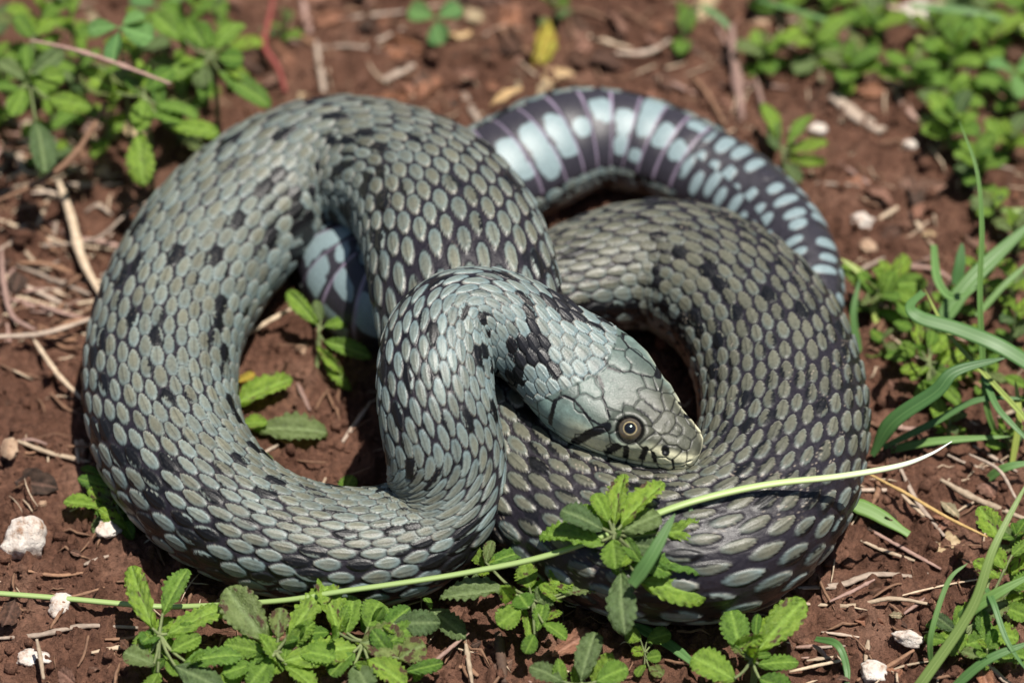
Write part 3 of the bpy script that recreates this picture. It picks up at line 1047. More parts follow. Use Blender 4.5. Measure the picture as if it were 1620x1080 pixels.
traced_plant('germander_plant', 'leafy toothed-leaf shoot with a dark upright leaf, at the snake\'s lower left bend', 'plant', (252, 1000), 66, [
    (242, 996, 198, 892, 38), (256, 972, 294, 896, 36), (262, 1004, 352, 944, 46), (290, 1046, 376, 1022, 44, 50, 70), (245, 1050, 197, 1028, 40, 50, 60),
    (275, 1052, 352, 1086, 40, 50, 44), (232, 1040, 222, 1000, 30), (250, 1062, 232, 1098, 40, 44, 30), (270, 1030, 318, 1004, 30)], extra=12, srad=6)
traced_plant('germander_plant', 'broad-leaved toothed shoot spreading under the snake\'s bottom bend', 'plant', (436, 1028), 58, [
    (424, 1016, 360, 926, 58), (455, 1006, 514, 912, 44), (445, 1046, 562, 1010, 50), (430, 1040, 392, 1080, 44), (470, 1030, 530, 1040, 40, 50, 52), (418, 1030, 352, 1016, 34),
    (440, 1010, 446, 960, 30), (452, 1050, 500, 1085, 42, 46, 36), (400, 1050, 352, 1062, 34, 44, 40)], extra=16, srad=6)
traced_plant('germander_plant', 'bushy toothed-leaf shoot with rounded leaves where the bottom bend meets the soil', 'plant', (575, 1012), 56, [
    (534, 1002, 512, 904, 40), (570, 1016, 644, 1014, 58), (622, 986, 697, 984, 40), (582, 992, 602, 950, 46), (640, 1062, 702, 1046, 22, 40, 46), (680, 962, 736, 1000, 38, 50, 40, M_LEAF2),
    (630, 1042, 674, 1020, 40), (548, 1002, 560, 942, 34), (560, 1030, 520, 1064, 44), (580, 1040, 640, 1082, 40, 44, 40), (600, 1000, 650, 958, 34), (560, 1050, 580, 1090, 44, 40, 34), (610, 1020, 660, 985, 30)], extra=18, srad=6)
traced_plant('germander_plant', 'upright shoot with large glossy leaves in front of the snake\'s lower right bend', 'plant', (1190, 1040), 60, [
    (1196, 1032, 1275, 948, 48), (1172, 1028, 1156, 958, 44), (1195, 1006, 1197, 968, 16), (1198, 1050, 1264, 1040, 28), (1164, 1074, 1096, 1034, 50), (1180, 1040, 1166, 1000, 30),
    (1200, 1072, 1250, 1090, 40, 40, 34)], extra=8, srad=6)
traced_plant('germander_plant', 'single tall-leaved shoot on bare soil below the pale grey-green leaf', 'plant', (920, 1080), 52, [
    (918, 1076, 936, 994, 40), (892, 1078, 838, 1050, 30), (942, 1078, 994, 1056, 36), (925, 1085, 900, 1110, 30, 40, 30)], extra=6, srad=5)
traced_plant('germander_seedling', 'small pale seedling beside the fallen reddish leaf', 'plant', (1020, 1030), 26, [
    (1014, 1012, 990, 998, 25), (1022, 1014, 1062, 1002, 28), (1018, 1036, 1000, 1024, 18), (1022, 1040, 1046, 1036, 20), (1020, 1050, 1006, 1068, 20), (1026, 1054, 1050, 1066, 20), (1050, 985, 1078, 960, 26, 40, 56)], srad=3)
traced_plant('germander_plant', 'toothed-leaf shoot among grass blades in the lower right corner', 'plant', (1540, 985), 50, [
    (1584, 856, 1549, 798, 36), (1600, 878, 1632, 846, 32), (1512, 998, 1478, 972, 22), (1512, 990, 1524, 958, 24), (1524, 1020, 1586, 1004, 40), (1548, 974, 1596, 952, 36), (1498, 1012, 1462, 1006, 20),
    (1560, 1000, 1612, 1010, 38), (1590, 900, 1570, 865, 30), (1600, 930, 1640, 905, 34), (1530, 1000, 1500, 1032, 30), (1580, 1030, 1630, 1040, 36), (1588, 960, 1630, 975, 30)], extra=10, srad=5)
traced_plant('germander_plant', 'small glossy dark green tuft pressed against the snake\'s left flank', 'plant', (186, 800), 22, [
    (182, 772, 120, 755, 24), (164, 802, 101, 790, 32), (188, 795, 138, 772, 22), (190, 815, 147, 840, 30), (196, 822, 208, 852, 24), (178, 800, 160, 770, 22), (185, 808, 150, 800, 26), (198, 800, 205, 830, 26, 12, 5), (168, 756, 128, 738, 14, 16, 14)], extra=6, srad=4)
traced_plant('germander_leaf_tuft', 'two glossy toothed leaves lying on soil inside the left loop', 'plant', (378, 668), 18, [
    (370, 642, 462, 590, 42, 20, 36), (398, 676, 517, 678, 48, 18, 22), (378, 672, 422, 668, 30, 22, 30), (397, 708, 438, 736, 22, 10, 8), (372, 604, 404, 590, 14, 14, 18, M_YELLOW)], srad=3)
traced_plant('germander_leaf_tuft', 'tiny green leaf poking up at the inner edge of the bottom bend', 'plant', (545, 786), 20, [
    (542, 784, 556, 748, 30, 22, 40), (548, 786, 574, 772, 20, 20, 28)], srad=3)
traced_plant('germander_seedling', 'slender seedling with drooping leaves standing in the gap inside the left loop', 'plant', (504, 522), 62, [
    (503, 514, 452, 458, 27, 64, 86), (508, 508, 498, 474, 19, 66, 90), (512, 516, 563, 502, 21, 62, 66), (510, 538, 585, 565, 29, 48, 50), (500, 545, 540, 590, 18, 40, 18), (508, 560, 548, 612, 20, 22, 10)], srad=4, foot=tuple(P(499, 590, 0)[:2]))
# upper left cluster
traced_plant('germander_plant', 'toothed-leaf shoot with a mottled hanging leaf above the dry twigs', 'plant', (46, 126), 230, [
    (40, 126, -4, 94, 32), (50, 121, 102, 77, 34), (52, 129, 102, 122, 38), (43, 116, 43, 69, 24), (40, 140, 16, 182, 36), (74, 156, 143, 168, 36), (56, 190, 70, 272, 46, 190, 160, M_LEAF2), (30, 140, -10, 135, 30), (50, 60, 20, 20, 30), (54, 55, 90, 30, 30)], extra=8, srad=5)
traced_plant('germander_plant', 'toothed-leaf shoot with one long leaf hanging straight down, next to the left loop', 'plant', (227, 148), 215, [
    (222, 142, 176, 108, 32), (228, 140, 216, 88, 22), (230, 144, 276, 110, 32), (227, 157, 220, 206, 38), (245, 165, 315, 172, 38), (220, 206, 224, 284, 46, 180, 150), (270, 200, 346, 202, 36), (186, 148, 132, 106, 34), (236, 182, 290, 190, 30)], extra=8, srad=5)
traced_plant('germander_plant', 'wide toothed-leaf shoot touching the back of the left loop', 'plant', (334, 88), 220, [
    (330, 80, 296, 28, 32), (338, 78, 382, 33, 46), (325, 95, 252, 114, 44), (322, 100, 318, 135, 38), (344, 110, 427, 165, 36, 200, 170), (294, 66, 242, 18, 38), (345, 92, 385, 90, 34), (310, 60, 270, 40, 30)], extra=8, srad=5)
traced_plant('clover_plant', 'smooth three-leaflet clover among the toothed shoots', 'plant', (188, 42), 330, [
    (186, 42, 138, 45, 30), (190, 43, 242, 56, 42), (188, 47, 180, 99, 32), (192, 38, 228, 22, 36)], M_CLOVER, kind='smooth', srad=3)
for (cx_, cy_, zz, lab) in [(690, 28, 70, 'grey-green three-leaflet clover beside the bare soil strip behind the left loop'), (1606, 112, 90, 'pale three-leaflet clover beyond the grass stem'),
                            (250, 8, 110, 'clover half hidden by the toothed leaves behind the left loop')]:
    sc_ = 1.0
    traced_plant('clover_plant', lab, 'plant', (cx_, cy_), zz, [
        (cx_ - 3, cy_, cx_ - 44, cy_ - 14, 36), (cx_ + 3, cy_, cx_ + 40, cy_ - 18, 40), (cx_, cy_ + 4, cx_ + 10, cy_ + 42, 40)], M_CLOVER, kind='smooth', srad=3)
# right, middle distance
traced_plant('germander_plant', 'young pale shoot beside the right coil near the pebbles', 'plant', (1408, 452), 56, [
    (1410, 440, 1438, 404, 30), (1414, 450, 1468, 447, 34), (1397, 470, 1332, 412, 30), (1398, 462, 1370, 436, 24), (1412, 460, 1450, 478, 28), (1400, 466, 1362, 478, 30), (1406, 448, 1396, 408, 26), (1416, 474, 1440, 500, 26)], extra=6, srad=4)
traced_plant('germander_plant', 'shoot with small crisp leaves beneath the arching grass blades', 'plant', (1470, 570), 52, [
    (1454, 548, 1453, 512, 21), (1474, 558, 1500, 526, 30), (1450, 561, 1422, 546, 26), (1484, 574, 1525, 556, 32), (1470, 580, 1440, 600, 26), (1480, 590, 1515, 612, 28), (1468, 600, 1450, 640, 26), (1484, 606, 1520, 640, 24), (1475, 620, 1490, 665, 26), (1460, 586, 1425, 580, 26),
    (1470, 552, 1478, 520, 22), (1500, 575, 1540, 590, 26)], extra=8, srad=4)
traced_plant('germander_plant', 'three-leaved upright shoot next to a white pebble behind the tail', 'plant', (1238, 238), 46, [
    (1234, 228, 1212, 155, 28), (1244, 232, 1282, 178, 26), (1248, 240, 1310, 222, 22), (1246, 252, 1308, 256, 20), (1240, 258, 1268, 286, 24), (1230, 240, 1222, 190, 26)], srad=4)


def shoot(name, label, px, py, h, pairs, size, mtl=None, group=None, kind='crenate', lean=0.2):
    """upright shoot with crossed pairs of leaves, standing on the ground under pixel (px, py)"""
    b_ = P(px, py, 0)
    loc = (b_[0], b_[1], gz(b_[0], b_[1]) - 2 * U)
    root = empty(name, loc, label, 'plant', group)
    a0 = rng.uniform(0, 6.28)
    lx, ly = rng.uniform(-lean, lean), rng.uniform(-lean, lean)
    pts = [np.array(loc) + np.array([lx * h * f * f, ly * h * f * f, h * f]) * U for f in (0, 0.35, 0.7, 1.0)]
    stem(root, pts, [4.5 * U, 4 * U, 3 * U, 2 * U], M_STEM, sides=6)
    cv = catmull(pts, 10)
    for k in range(pairs):
        f = 0.22 + 0.78 * (k / max(1, pairs - 1))
        c_ = cv[int(f * (len(cv) - 1))]
        az_ = a0 + k * math.pi / 2 + rng.uniform(-.3, .3)
        lz = size * (0.75 + 0.35 * rng.random()) * (1.0 if k < pairs - 1 else 0.55)
        inc = 0.15 + 0.75 * f + rng.uniform(-.25, .25)
        for s_ in (0, math.pi):
            d = np.array([math.cos(az_ + s_) * math.cos(inc), math.sin(az_ + s_) * math.cos(inc), math.sin(inc)])
            leaf3(root, c_, c_ + d * lz * U, lz * rng.uniform(.5, .62) * U, mtl or (M_LEAF if rng.random() < .75 else M_LEAF2), kind, nrm=(-d[0] * .6, -d[1] * .6 - .2, 0.9))
    return root


FAR = 'soft green shoots along the far edge of the bare soil'
LF = 'soft-leaved green shoot growing along the far edge of the bare soil'
for (px, py, h, n, sz) in [(1205, 110, 55, 4, 62), (1290, 90, 70, 4, 70), (1345, 140, 60, 5, 66), (1300, 20, 80, 4, 75), (1385, 70, 70, 4, 70), (1440, 150, 60, 4, 60), (1235, 20, 70, 4, 70), (1370, 5, 80, 4, 70),
                           (1500, 130, 75, 5, 68), (1560, 90, 80, 4, 70), (1600, 160, 70, 4, 66), (1545, 30, 80, 4, 74), (1620, 60, 80, 4, 70), (1480, 60, 60, 3, 60)]:
    shoot('germander_plant', LF, px, py, h, n, sz, group=FAR)
MIDG = 'shoots to the right of the tail'
for (px, py, h, n, sz) in [(1500, 245, 70, 5, 66), (1545, 300, 70, 5, 62), (1590, 240, 60, 4, 60), (1500, 190, 60, 4, 56), (1570, 360, 50, 3, 56)]:
    shoot('germander_plant', 'soft-leaved shoot on the soil between the snake\'s tail and the tall grass stem', px, py, h, n, sz, group=MIDG)
for (px, py, h, n, sz) in [(1450, 540, 60, 4, 46), (1535, 570, 70, 5, 44), (1595, 560, 80, 5, 46), (1505, 500, 70, 4, 44), (1610, 400, 80, 4, 50), (1385, 500, 60, 4, 44), (1560, 460, 80, 4, 46), (1620, 640, 60, 4, 42),
                           (1500, 690, 40, 4, 36), (1600, 860, 40, 4, 40), (1560, 1060, 40, 4, 40), (1610, 960, 50, 4, 42)]:
    shoot('germander_plant', 'small leafy shoot growing between the grass blades', px, py, h, n, sz, group='shoots among the grass blades')
LEFTG = 'shoots behind the clover'
for (px, py, h, n, sz) in [(20, 190, 150, 5, 66), (110, 200, 170, 5, 66), (170, 230, 150, 5, 62), (285, 220, 160, 5, 62), (60, 150, 190, 5, 66), (330, 160, 170, 4, 60), (0, 110, 190, 5, 64), (290, 120, 190, 4, 62),
                           (130, 130, 200, 5, 66), (215, 150, 190, 5, 62), (80, 260, 110, 4, 56), (370, 120, 160, 4, 58)]:
    shoot('germander_plant', 'toothed-leaf shoot in the thick patch behind the three-leaflet clover', px, py, h, n, sz, group=LEFTG)
for (px, py, h, n, sz, lab) in [(1082, 60, 60, 2, 62, 'lone green shoot on the bare soil behind the belly plates'), (880, 40, 70, 3, 44, 'small dark green shoot above the yellow leaf'),
                                (445, 60, 60, 3, 40, 'small shoot by the red stem behind the left loop'), (1600, 480, 60, 4, 46, 'shoot behind the arching grass blades'), (1560, 610, 40, 4, 40, 'low shoot under the grass beside the right coil'),
                                (1595, 700, 45, 4, 36, 'low shoot in shade below the grass stem'), (1400, 560, 40, 3, 44, 'dim low shoot just outside the right coil'), (340, 0, 80, 3, 50, 'shoot at the far side of the red stem')]:
    shoot('germander_plant', lab, px, py, h, n, sz)

# ---- grass blades
def blade(label, pts, wd, mtl=None, group=None, keel=0.25, tipw=0.15, basew=0.7, twist=0.0, name='grass_shoot', cat='grass'):
    """pts: (px, py, z) from base to tip; wd: width in px"""
    W_ = np.array([P(a, b_, c_) for a, b_, c_ in pts])
    C_ = catmull(W_, 12)
    n = len(C_)
    u = np.linspace(0, 1, n)
    prof = np.interp(u, [0, 0.2, 0.65, 0.9, 1.0], [basew, 1.0, 0.85, 0.45, tipw * 0.3]) * wd * U * 0.5
    T_ = np.gradient(C_, axis=0); T_ /= np.linalg.norm(T_, axis=1)[:, None]
    # blade faces half way between the sky and the camera, with a slow twist
    f0 = np.array([0.0, -0.45, 0.85])
    nn_ = f0[None] - T_ * (T_ @ f0)[:, None]
    nn_ /= np.linalg.norm(nn_, axis=1)[:, None]
    s_ = np.cross(T_, nn_)
    tw = twist * u
    s2 = s_ * np.cos(tw)[:, None] + nn_ * np.sin(tw)[:, None]
    n2_ = -s_ * np.sin(tw)[:, None] + nn_ * np.cos(tw)[:, None]
    vs = np.array([-1, -0.55, -0.12, 0, 0.12, 0.55, 1.0])
    th_ = 0.06 * wd * U + 0.4 * U
    rows = []
    for v in vs:
        rows.append(C_ + s2 * (v * prof)[:, None] + n2_ * (keel * abs(v) * prof + 0.012 * math.cos(v * 20) * prof)[:, None])
    for v in vs[::-1]:
        rows.append(C_ + s2 * (v * prof * 0.98)[:, None] + n2_ * (keel * abs(v) * prof - th_ * (1 - 0.7 * abs(v)))[:, None])
    V = np.stack(rows, 1)
    loc = C_[0].copy()
    me = grid_mesh(name, V - loc, n, V.shape[1], True)
    cc_ = np.zeros((n, V.shape[1], 3)); cc_[:, 3] = 0.3; cc_[:, 1] = 0.06; cc_[:, 5] = 0.1
    set_col(me, 'leafuv', cc_)
    o = new_obj(name, me, mtl or M_GRASS)
    o.location = loc
    return tag(o, label, cat, group)


G_ = 'fine grass blades in the right-hand tuft'
blade('long bright grass blade leaning out of the lower right corner', [(1440, 1100, 0), (1462, 1074, 30), (1537, 963, 120), (1574, 862, 190), (1632, 750, 240)], 17, M_GRASSY)
blade('thin grass blade with a dark kinked tip beside the long bright blade', [(1473, 1056, 4), (1473, 1003, 60), (1500, 920, 110), (1531, 890, 125)], 9)
blade('wide grass blade running flat past the crisp lower right shoot', [(1500, 1000, 20), (1534, 967, 70), (1580, 937, 100), (1640, 905, 120)], 20)
blade('grass blade low over the soil at the lower right corner', [(1505, 1090, 5), (1563, 1043, 50), (1640, 1012, 70)], 15)
blade('narrow grass blade bending down toward the lower right corner', [(1560, 930, 90), (1572, 955, 95), (1593, 1013, 70), (1625, 1062, 40)], 10)
blade('broad arching grass blade whose base touches the right coil', [(1380, 720, 30), (1413, 667, 90), (1480, 620, 140), (1513, 587, 165), (1594, 565, 170)], 26, basew=0.35)
blade('narrow grass blade crossing under the broad arching one', [(1397, 708, 20), (1480, 667, 60), (1547, 633, 90), (1630, 630, 95)], 12)
blade('low dark grass blade lying level beside the pale stalk tip', [(1397, 714, 10), (1480, 698, 30), (1600, 690, 40)], 14)
blade('wide pale grass blade folded at its tip, sweeping to the right', [(1650, 590, 150), (1580, 547, 180), (1513, 520, 190), (1457, 503, 195), (1440, 484, 200), (1461, 462, 190)], 26, keel=0.1, basew=0.9, tipw=1.5)
blade('tall thin upright grass stem with a pointed tip', [(1575, 690, 0), (1560, 640, 60), (1553, 545, 140), (1550, 460, 205), (1553, 360, 275), (1545, 270, 330), (1517, 190, 370)], 10, M_GRASS, keel=0.6, basew=1)
blade('yellow-green grass stem slanting behind the folded blade', [(1640, 690, 60), (1620, 660, 80), (1553, 587, 130), (1500, 527, 165), (1462, 456, 190)], 9, M_GRASSY, keel=0.6, basew=1)
blade('blurred broad grass blade slanting up behind the tall stem', [(1480, 520, 60), (1540, 440, 110), (1640, 345, 150)], 30)
blade('dark curled grass blade hooking toward the tall stem', [(1477, 388, 140), (1482, 440, 130), (1500, 468, 125), (1522, 468, 130), (1547, 455, 140)], 14, keel=0.5)
blade('short upright grass blade behind the folded blade', [(1512, 450, 100), (1518, 420, 125), (1522, 384, 150)], 20)
blade('thin grass blade rising to the right behind the tall stem', [(1545, 500, 60), (1590, 450, 90), (1640, 405, 110)], 11)
blade('slender grass blade dropping from the yellow-green stem', [(1555, 590, 110), (1575, 640, 100), (1600, 670, 90), (1640, 710, 70)], 11)
blade('short wide green blade pressed against the foot of the right coil', [(1345, 795, 25), (1385, 812, 20), (1438, 845, 8)], 26, keel=0.1, tipw=1.5)
blade('blurred grass blade crossing the centre of the lower shoot', [(1000, 925, 190), (1030, 880, 230), (1068, 812, 268)], 22, M_GRASS)
blade('short blurred grass blade beside the crossing stalk', [(1115, 900, 150), (1104, 850, 185), (1090, 795, 215)], 14)
blade('flat pale grass blade on the soil under the front shoot', [(1030, 940, 40), (1000, 960, 60), (960, 930, 70)], 20)
blade('long flat blade half hidden at the foot of the lower right bend', [(1000, 985, 20), (1060, 1020, 14), (1110, 1060, 10)], 18)
blade('curved grass blade behind the glossy upright shoot', [(1290, 1010, 20), (1325, 1020, 40), (1340, 1060, 20), (1338, 1100, 4)], 12)
for k, pp in enumerate([[(1390, 520, 0), (1365, 440, 60), (1330, 408, 80)], [(1360, 560, 0), (1350, 500, 50), (1360, 440, 90)], [(1580, 330, 20), (1600, 335, 30), (1640, 330, 30)], [(1200, 0, 60), (1300, 30, 60), (1350, 48, 50)],
                        [(1450, 60, 40), (1500, 85, 40), (1530, 90, 40)], [(1110, 10, 60), (1140, 30, 50), (1165, 60, 30)], [(1560, 20, 60), (1600, 40, 60), (1640, 45, 60)], [(1440, 10, 80), (1540, 20, 80), (1610, 40, 60)],
                        [(1600, 740, 0), (1612, 660, 70), (1606, 600, 110)], [(1560, 760, 0), (1590, 740, 30), (1640, 730, 40)]]):
    blade('fine soft grass blade in the right-hand tuft', pp, rng.uniform(9, 15), M_GRASS if k % 2 else M_GRASSY, G_)
# the long stalk that lies across the coil
sp3 = [(-30, 936, 16), (100, 946, 18), (200, 955, 20), (285, 959, 22), (440, 950, 70), (540, 935, 100), (640, 921, 116), (740, 905, 130), (860, 880, 156), (960, 845, 188), (1065, 803, 216), (1150, 779, 224), (1230, 764, 226), (1330, 753, 220), (1420, 737, 216), (1470, 719, 222), (1506, 698, 232)]
sw = np.array([P(*p) for p in sp3])
so = sw[0].copy()
o = new_obj('grass_stalk', tube_mesh('grass_stalk', sw - so * 0, [5.0 * U, 5.2 * U, 5 * U, 5 * U, 6.0 * U, 6.4 * U, 5.4 * U, 0.8 * U], sides=10, flat=0.7), M_STALK)
tag(o, 'long pale green grass stalk lying across the coil with a whitish tip', 'stalk')


# ================================================================== DRY LITTER
def stick(name, label, pts, wd, mtl, cat, group=None, flat=0.8, rough=0.3, knots=1, z0=None, taper=0.6, sides=8, split=True):
    W_ = []
    for p in pts:
        if len(p) == 3:
            W_.append(P(*p))
        else:
            w0 = P(p[0], p[1], 4)
            W_.append(np.array([w0[0], w0[1], gz(w0[0], w0[1]) + wd * 0.32 * U + 3 * U]))
    W_ = np.array(W_)
    loc = W_[0].copy()
    me = tube_mesh(name, W_ - loc, [wd * 0.5 * U * taper, wd * 0.5 * U, wd * 0.5 * U, wd * 0.5 * U * taper], sides=sides, rough=rough, knots=knots, flat=flat, seed=int(pts[0][0] + pts[0][1]))
    o = new_obj(name, me, mtl)
    o.location = loc
    return tag(o, label, cat, group)


stick('dry_stem', 'thick pale dry stem with dark joint rings beside the left coil', [(92, 285, 40), (113, 345, 34), (130, 410, 24), (163, 472, 10)], 16, M_STRAW, 'stem', rough=0.15, knots=2)
stick('twig', 'orange-brown twig slanting up out of the dry litter into the leaves', [(-10, 320, 90), (45, 297, 110), (95, 266, 130), (130, 228, 150), (168, 165, 185)], 12, M_TWIG, 'twig', knots=3)
stick('twig', 'pinkish leafless twig running across the clover leaves', [(48, 64, 310), (105, 76, 312), (160, 92, 308), (215, 112, 298), (270, 133, 285)], 8, M_PINKTWIG, 'twig', knots=3)
stick('dry_stem', 'pale level dry stem reaching the snake\'s left flank', [(-10, 533, 16), (70, 527, 18), (150, 502, 20)], 9, M_GREYSTRAW, 'stem')
stick('dry_stem', 'thin pale stem slanting down on the bare soil beside the left flank', [(54, 538, 10), (90, 590, 9), (131, 632, 8)], 9, M_STRAW, 'stem')
stick('twig', 'bent grey-brown twig with a hooked end beside the level stem', [(2, 395, 20), (6, 450, 22), (20, 500, 18), (56, 522, 12)], 10, M_PINKTWIG, 'twig', knots=3)
stick('dry_stem', 'thin pale stem touching the upper left of the left loop', [(68, 390, 18), (150, 378, 26), (200, 340, 45), (262, 304, 66)], 6, M_GREYSTRAW, 'stem')
stick('dry_stem', 'pale stick leaning through the gap inside the left loop', [(394, 527, 20), (425, 508, 26), (462, 488, 34)], 9, M_STRAW, 'stem')
stick('dry_stem', 'grey stem lying below the crossing stalk near the white stones', [(-10, 1007), (60, 1001), (130, 986), (218, 984)], 9, M_GREYSTRAW, 'stem')
stick('dry_stem', 'short upright straw against the broken white stone', [(58, 1010, 40), (64, 1040, 22), (69, 1074, 6)], 7, M_STRAW, 'stem')
stick('dry_stem', 'pale stem on the soil pointing at the snake\'s left flank', [(28, 706), (80, 714), (142, 724)], 9, M_STRAW, 'stem')
stick('red_stem', 'red plant stem with a swollen node behind the left loop', [(436, -20, 60), (424, 40, 40), (418, 72, 30), (440, 108, 20), (452, 146, 8)], 11, M_REDSTEM, 'stem', knots=2)
stick('dry_stem', 'grey split stem on the soil right of the lower right bend', [(1256, 923), (1327, 917), (1380, 905), (1443, 902)], 12, M_GREYSTRAW, 'stem', flat=0.5)
stick('dry_stem', 'speckled thin stem leaning over the grey split stem', [(1312, 951, 6), (1350, 934, 14), (1384, 916, 22)], 6, M_PINKTWIG, 'stem', knots=3)
stick('dry_stem', 'long pale straw just below the grey split stem', [(1268, 943), (1347, 952), (1410, 953), (1484, 957)], 8, M_STRAW, 'straw')
stick('dry_stem', 'golden dry stem arching from the right coil to the shoot', [(1374, 749, 30), (1433, 780, 34), (1497, 817, 26), (1562, 849, 12)], 6, M_GOLD, 'straw')
stick('dry_stem', 'thick pale dry stem behind the lower right grass', [(1488, 758, 16), (1540, 787, 14), (1630, 824, 12)], 11, M_STRAW, 'stem')
stick('dry_stem', 'thin curved dry stem bending over the thick pale one', [(1533, 718, 30), (1580, 743, 40), (1608, 790, 20)], 6, M_GREYSTRAW, 'straw')
stick('bark_strip', 'dark reddish-brown stick standing in shade under the pale grey-green leaf', [(788, 1000, 12), (792, 1036, 10), (798, 1080, 8)], 16, M_DARKTWIG, 'stick')
stick('dry_stem', 'thin twig sticking out from the bushy shoot over the soil', [(672, 1058, 8), (706, 1030, 16), (741, 1000, 26)], 7, M_PINKTWIG, 'twig')
stick('bark_strip', 'whitish flat piece of wood on soil behind the tail', [(1316, 166), (1356, 190), (1397, 213)], 27, M_GREYSTRAW, 'wood', flat=0.5, taper=0.9)
stick('dry_stem', 'thick pinkish dry stem upright behind the tail', [(1156, 40, 40), (1164, 110, 24), (1176, 195, 4)], 18, M_PINKTWIG, 'stem')
stick('dry_stem', 'bent brown stem behind the belly plates', [(1095, 120, 10), (1120, 150, 16), (1148, 200, 6)], 9, M_TWIG, 'stem')
SG = 'short straws strewn on the soil'
SL = 'short dry straw or bare twig piece lying on the soil'
for (pp, wd) in [([(1424, 750), (1453, 793), (1494, 852)], 9), ([(1426, 780), (1460, 830)], 8), ([(1448, 784), (1483, 853)], 8), ([(1358, 779), (1415, 778)], 9), ([(1362, 850), (1397, 863), (1448, 876)], 8),
                 ([(1380, 836), (1490, 888)], 8), ([(1412, 943), (1497, 923), (1568, 917)], 4), ([(1262, 1017), (1338, 1016)], 6), ([(1276, 1049), (1328, 1032)], 6), ([(1249, 1057), (1334, 1050)], 7), ([(1268, 1034), (1330, 1037)], 6),
                 ([(1180, 942), (1190, 960), (1214, 971)], 4), ([(1374, 1008), (1369, 1042)], 8), ([(1430, 969), (1464, 946)], 7), ([(736, 1020), (747, 1085)], 8),
                 ([(478, -5), (490, 45)], 15), ([(500, 60), (512, 140)], 12), ([(606, 122), (656, 108)], 17), ([(733, 147), (760, 190)], 15), ([(1416, 148), (1450, 192)], 17), ([(1340, 130), (1300, 160)], 10),
                 ([(15, 468), (90, 473), (152, 467)], 8), ([(18, 500), (100, 508)], 6), ([(-5, 345), (50, 370), (110, 384)], 8), ([(26, 418), (90, 436), (142, 462)], 10), ([(84, 300), (60, 360)], 8), ([(0, 370), (90, 380), (182, 386)], 7),
                 ([(40, 200), (160, 205)], 8), ([(150, 215), (205, 200)], 8), ([(0, 240), (60, 255)], 10), ([(0, 180), (40, 200)], 9), ([(170, 385), (200, 330)], 7), ([(10, 300), (70, 330)], 7),
                 ([(540, 30), (640, 20)], 8), ([(560, 80), (640, 50)], 7), ([(920, 60), (1000, 70)], 10), ([(950, 80), (1020, 90), (1060, 60)], 12), ([(700, 150), (660, 175)], 9), ([(1040, 120), (1100, 150)], 9), ([(1210, 190), (1195, 130)], 10),
                 ([(1330, 260), (1400, 300)], 9), ([(1290, 300), (1360, 290)], 8), ([(1440, 330), (1480, 390)], 8), ([(1350, 420), (1400, 400)], 8), ([(1390, 350), (1420, 330)], 10), ([(530, 770), (500, 780), (515, 750)], 7), ([(470, 600), (490, 640)], 8),
                 ([(1540, 700), (1610, 740)], 6), ([(1400, 900), (1470, 890)], 6), ([(1300, 985), (1360, 1000)], 6), ([(120, 690), (124, 730)], 7), ([(145, 400), (120, 385)], 8), ([(580, 640), (540, 690)], 8), ([(400, 720), (440, 700)], 6)]:
    stick('straw', SL, pp, wd, rng.choice([M_STRAW, M_GREYSTRAW, M_STRAW, M_PINKTWIG]), 'straw', SG, flat=0.6, rough=0.2, sides=6)


for k in range(185):
    for tr_ in range(40):
        px, py = rng.uniform(-10, 1630), rng.uniform(-60, 1090)
        if k < 85:
            px, py = rng.uniform(-20, 200), rng.uniform(170, 540)
        if not (140 < px < 1370 and 150 < py < 985):
            break
    a_ = rng.gauss(0.1, 0.7); l_ = rng.uniform(28, 110)
    dx_, dy_ = l_ * math.cos(a_), l_ * 0.6 * math.sin(a_)
    stick('straw', SL, [(px, py), (px + dx_ * .5 + rng.uniform(-6, 6), py + dy_ * .5 + rng.uniform(-4, 4)), (px + dx_, py + dy_)], rng.uniform(4, 11), rng.choice([M_STRAW, M_GREYSTRAW, M_TWIG, M_PINKTWIG, M_TWIG]), 'straw', SG, flat=0.6, rough=0.25, sides=6)


def dead_leaf(name, label, a, b_, wd, mtl, za=6, zb=10, kind='ragged', group=None):
    A_ = P(a[0], a[1], za); B_ = P(b_[0], b_[1], zb)
    o = leaf3(None, A_, B_, wd * U, mtl, kind, name=name)
    return tag(o, label, 'leaf', group)


dead_leaf('dead_leaf', 'curled reddish-brown dead leaf under the front shoot', (874, 1036), (944, 996), 34, M_DRY, 10, 22)
dead_leaf('dead_leaf', 'yellow leaf with a red edge standing on soil behind the left loop', (872, 30), (852, 108), 44, M_YELLOW, 50, 10)
dead_leaf('dead_leaf', 'beige dry leaf wedged behind the belly plates', (772, 168), (826, 136), 17, M_BEIGE, 80, 96)
dead_leaf('dead_leaf', 'rust-red flake beside the white pebble at the lower edge', (1398, 1082), (1424, 1052), 28, M_DRY, 6, 16)
for k in range(280):
    for tr_ in range(30):
        px, py = rng.uniform(0, 1620), rng.uniform(-40, 1090)
        if k >= 190:
            px, py = rng.uniform(380, 1620), rng.uniform(-40, 330)
        if not (150 < px < 1350 and 200 < py < 960):
            break
    l_ = 14 + 56 * rng.random() ** 2 + (20 if k >= 190 else 0)
    a_ = rng.uniform(0, 6.28)
    w0 = P(px, py, 0)
    z_ = gz(w0[0], w0[1]) / U + 5
    dead_leaf('leaf_flake', 'brown flake of dead leaf lying on the soil', (px, py), (px + l_ * math.cos(a_), py + l_ * 0.6 * math.sin(a_)), l_ * rng.uniform(.4, .7), rng.choice([M_DRY, M_DRY, M_DARKLEAF, M_DRY, M_DARKLEAF, M_BEIGE]), z_, z_ + rng.uniform(-3, 16), group='leaf flakes on the soil')

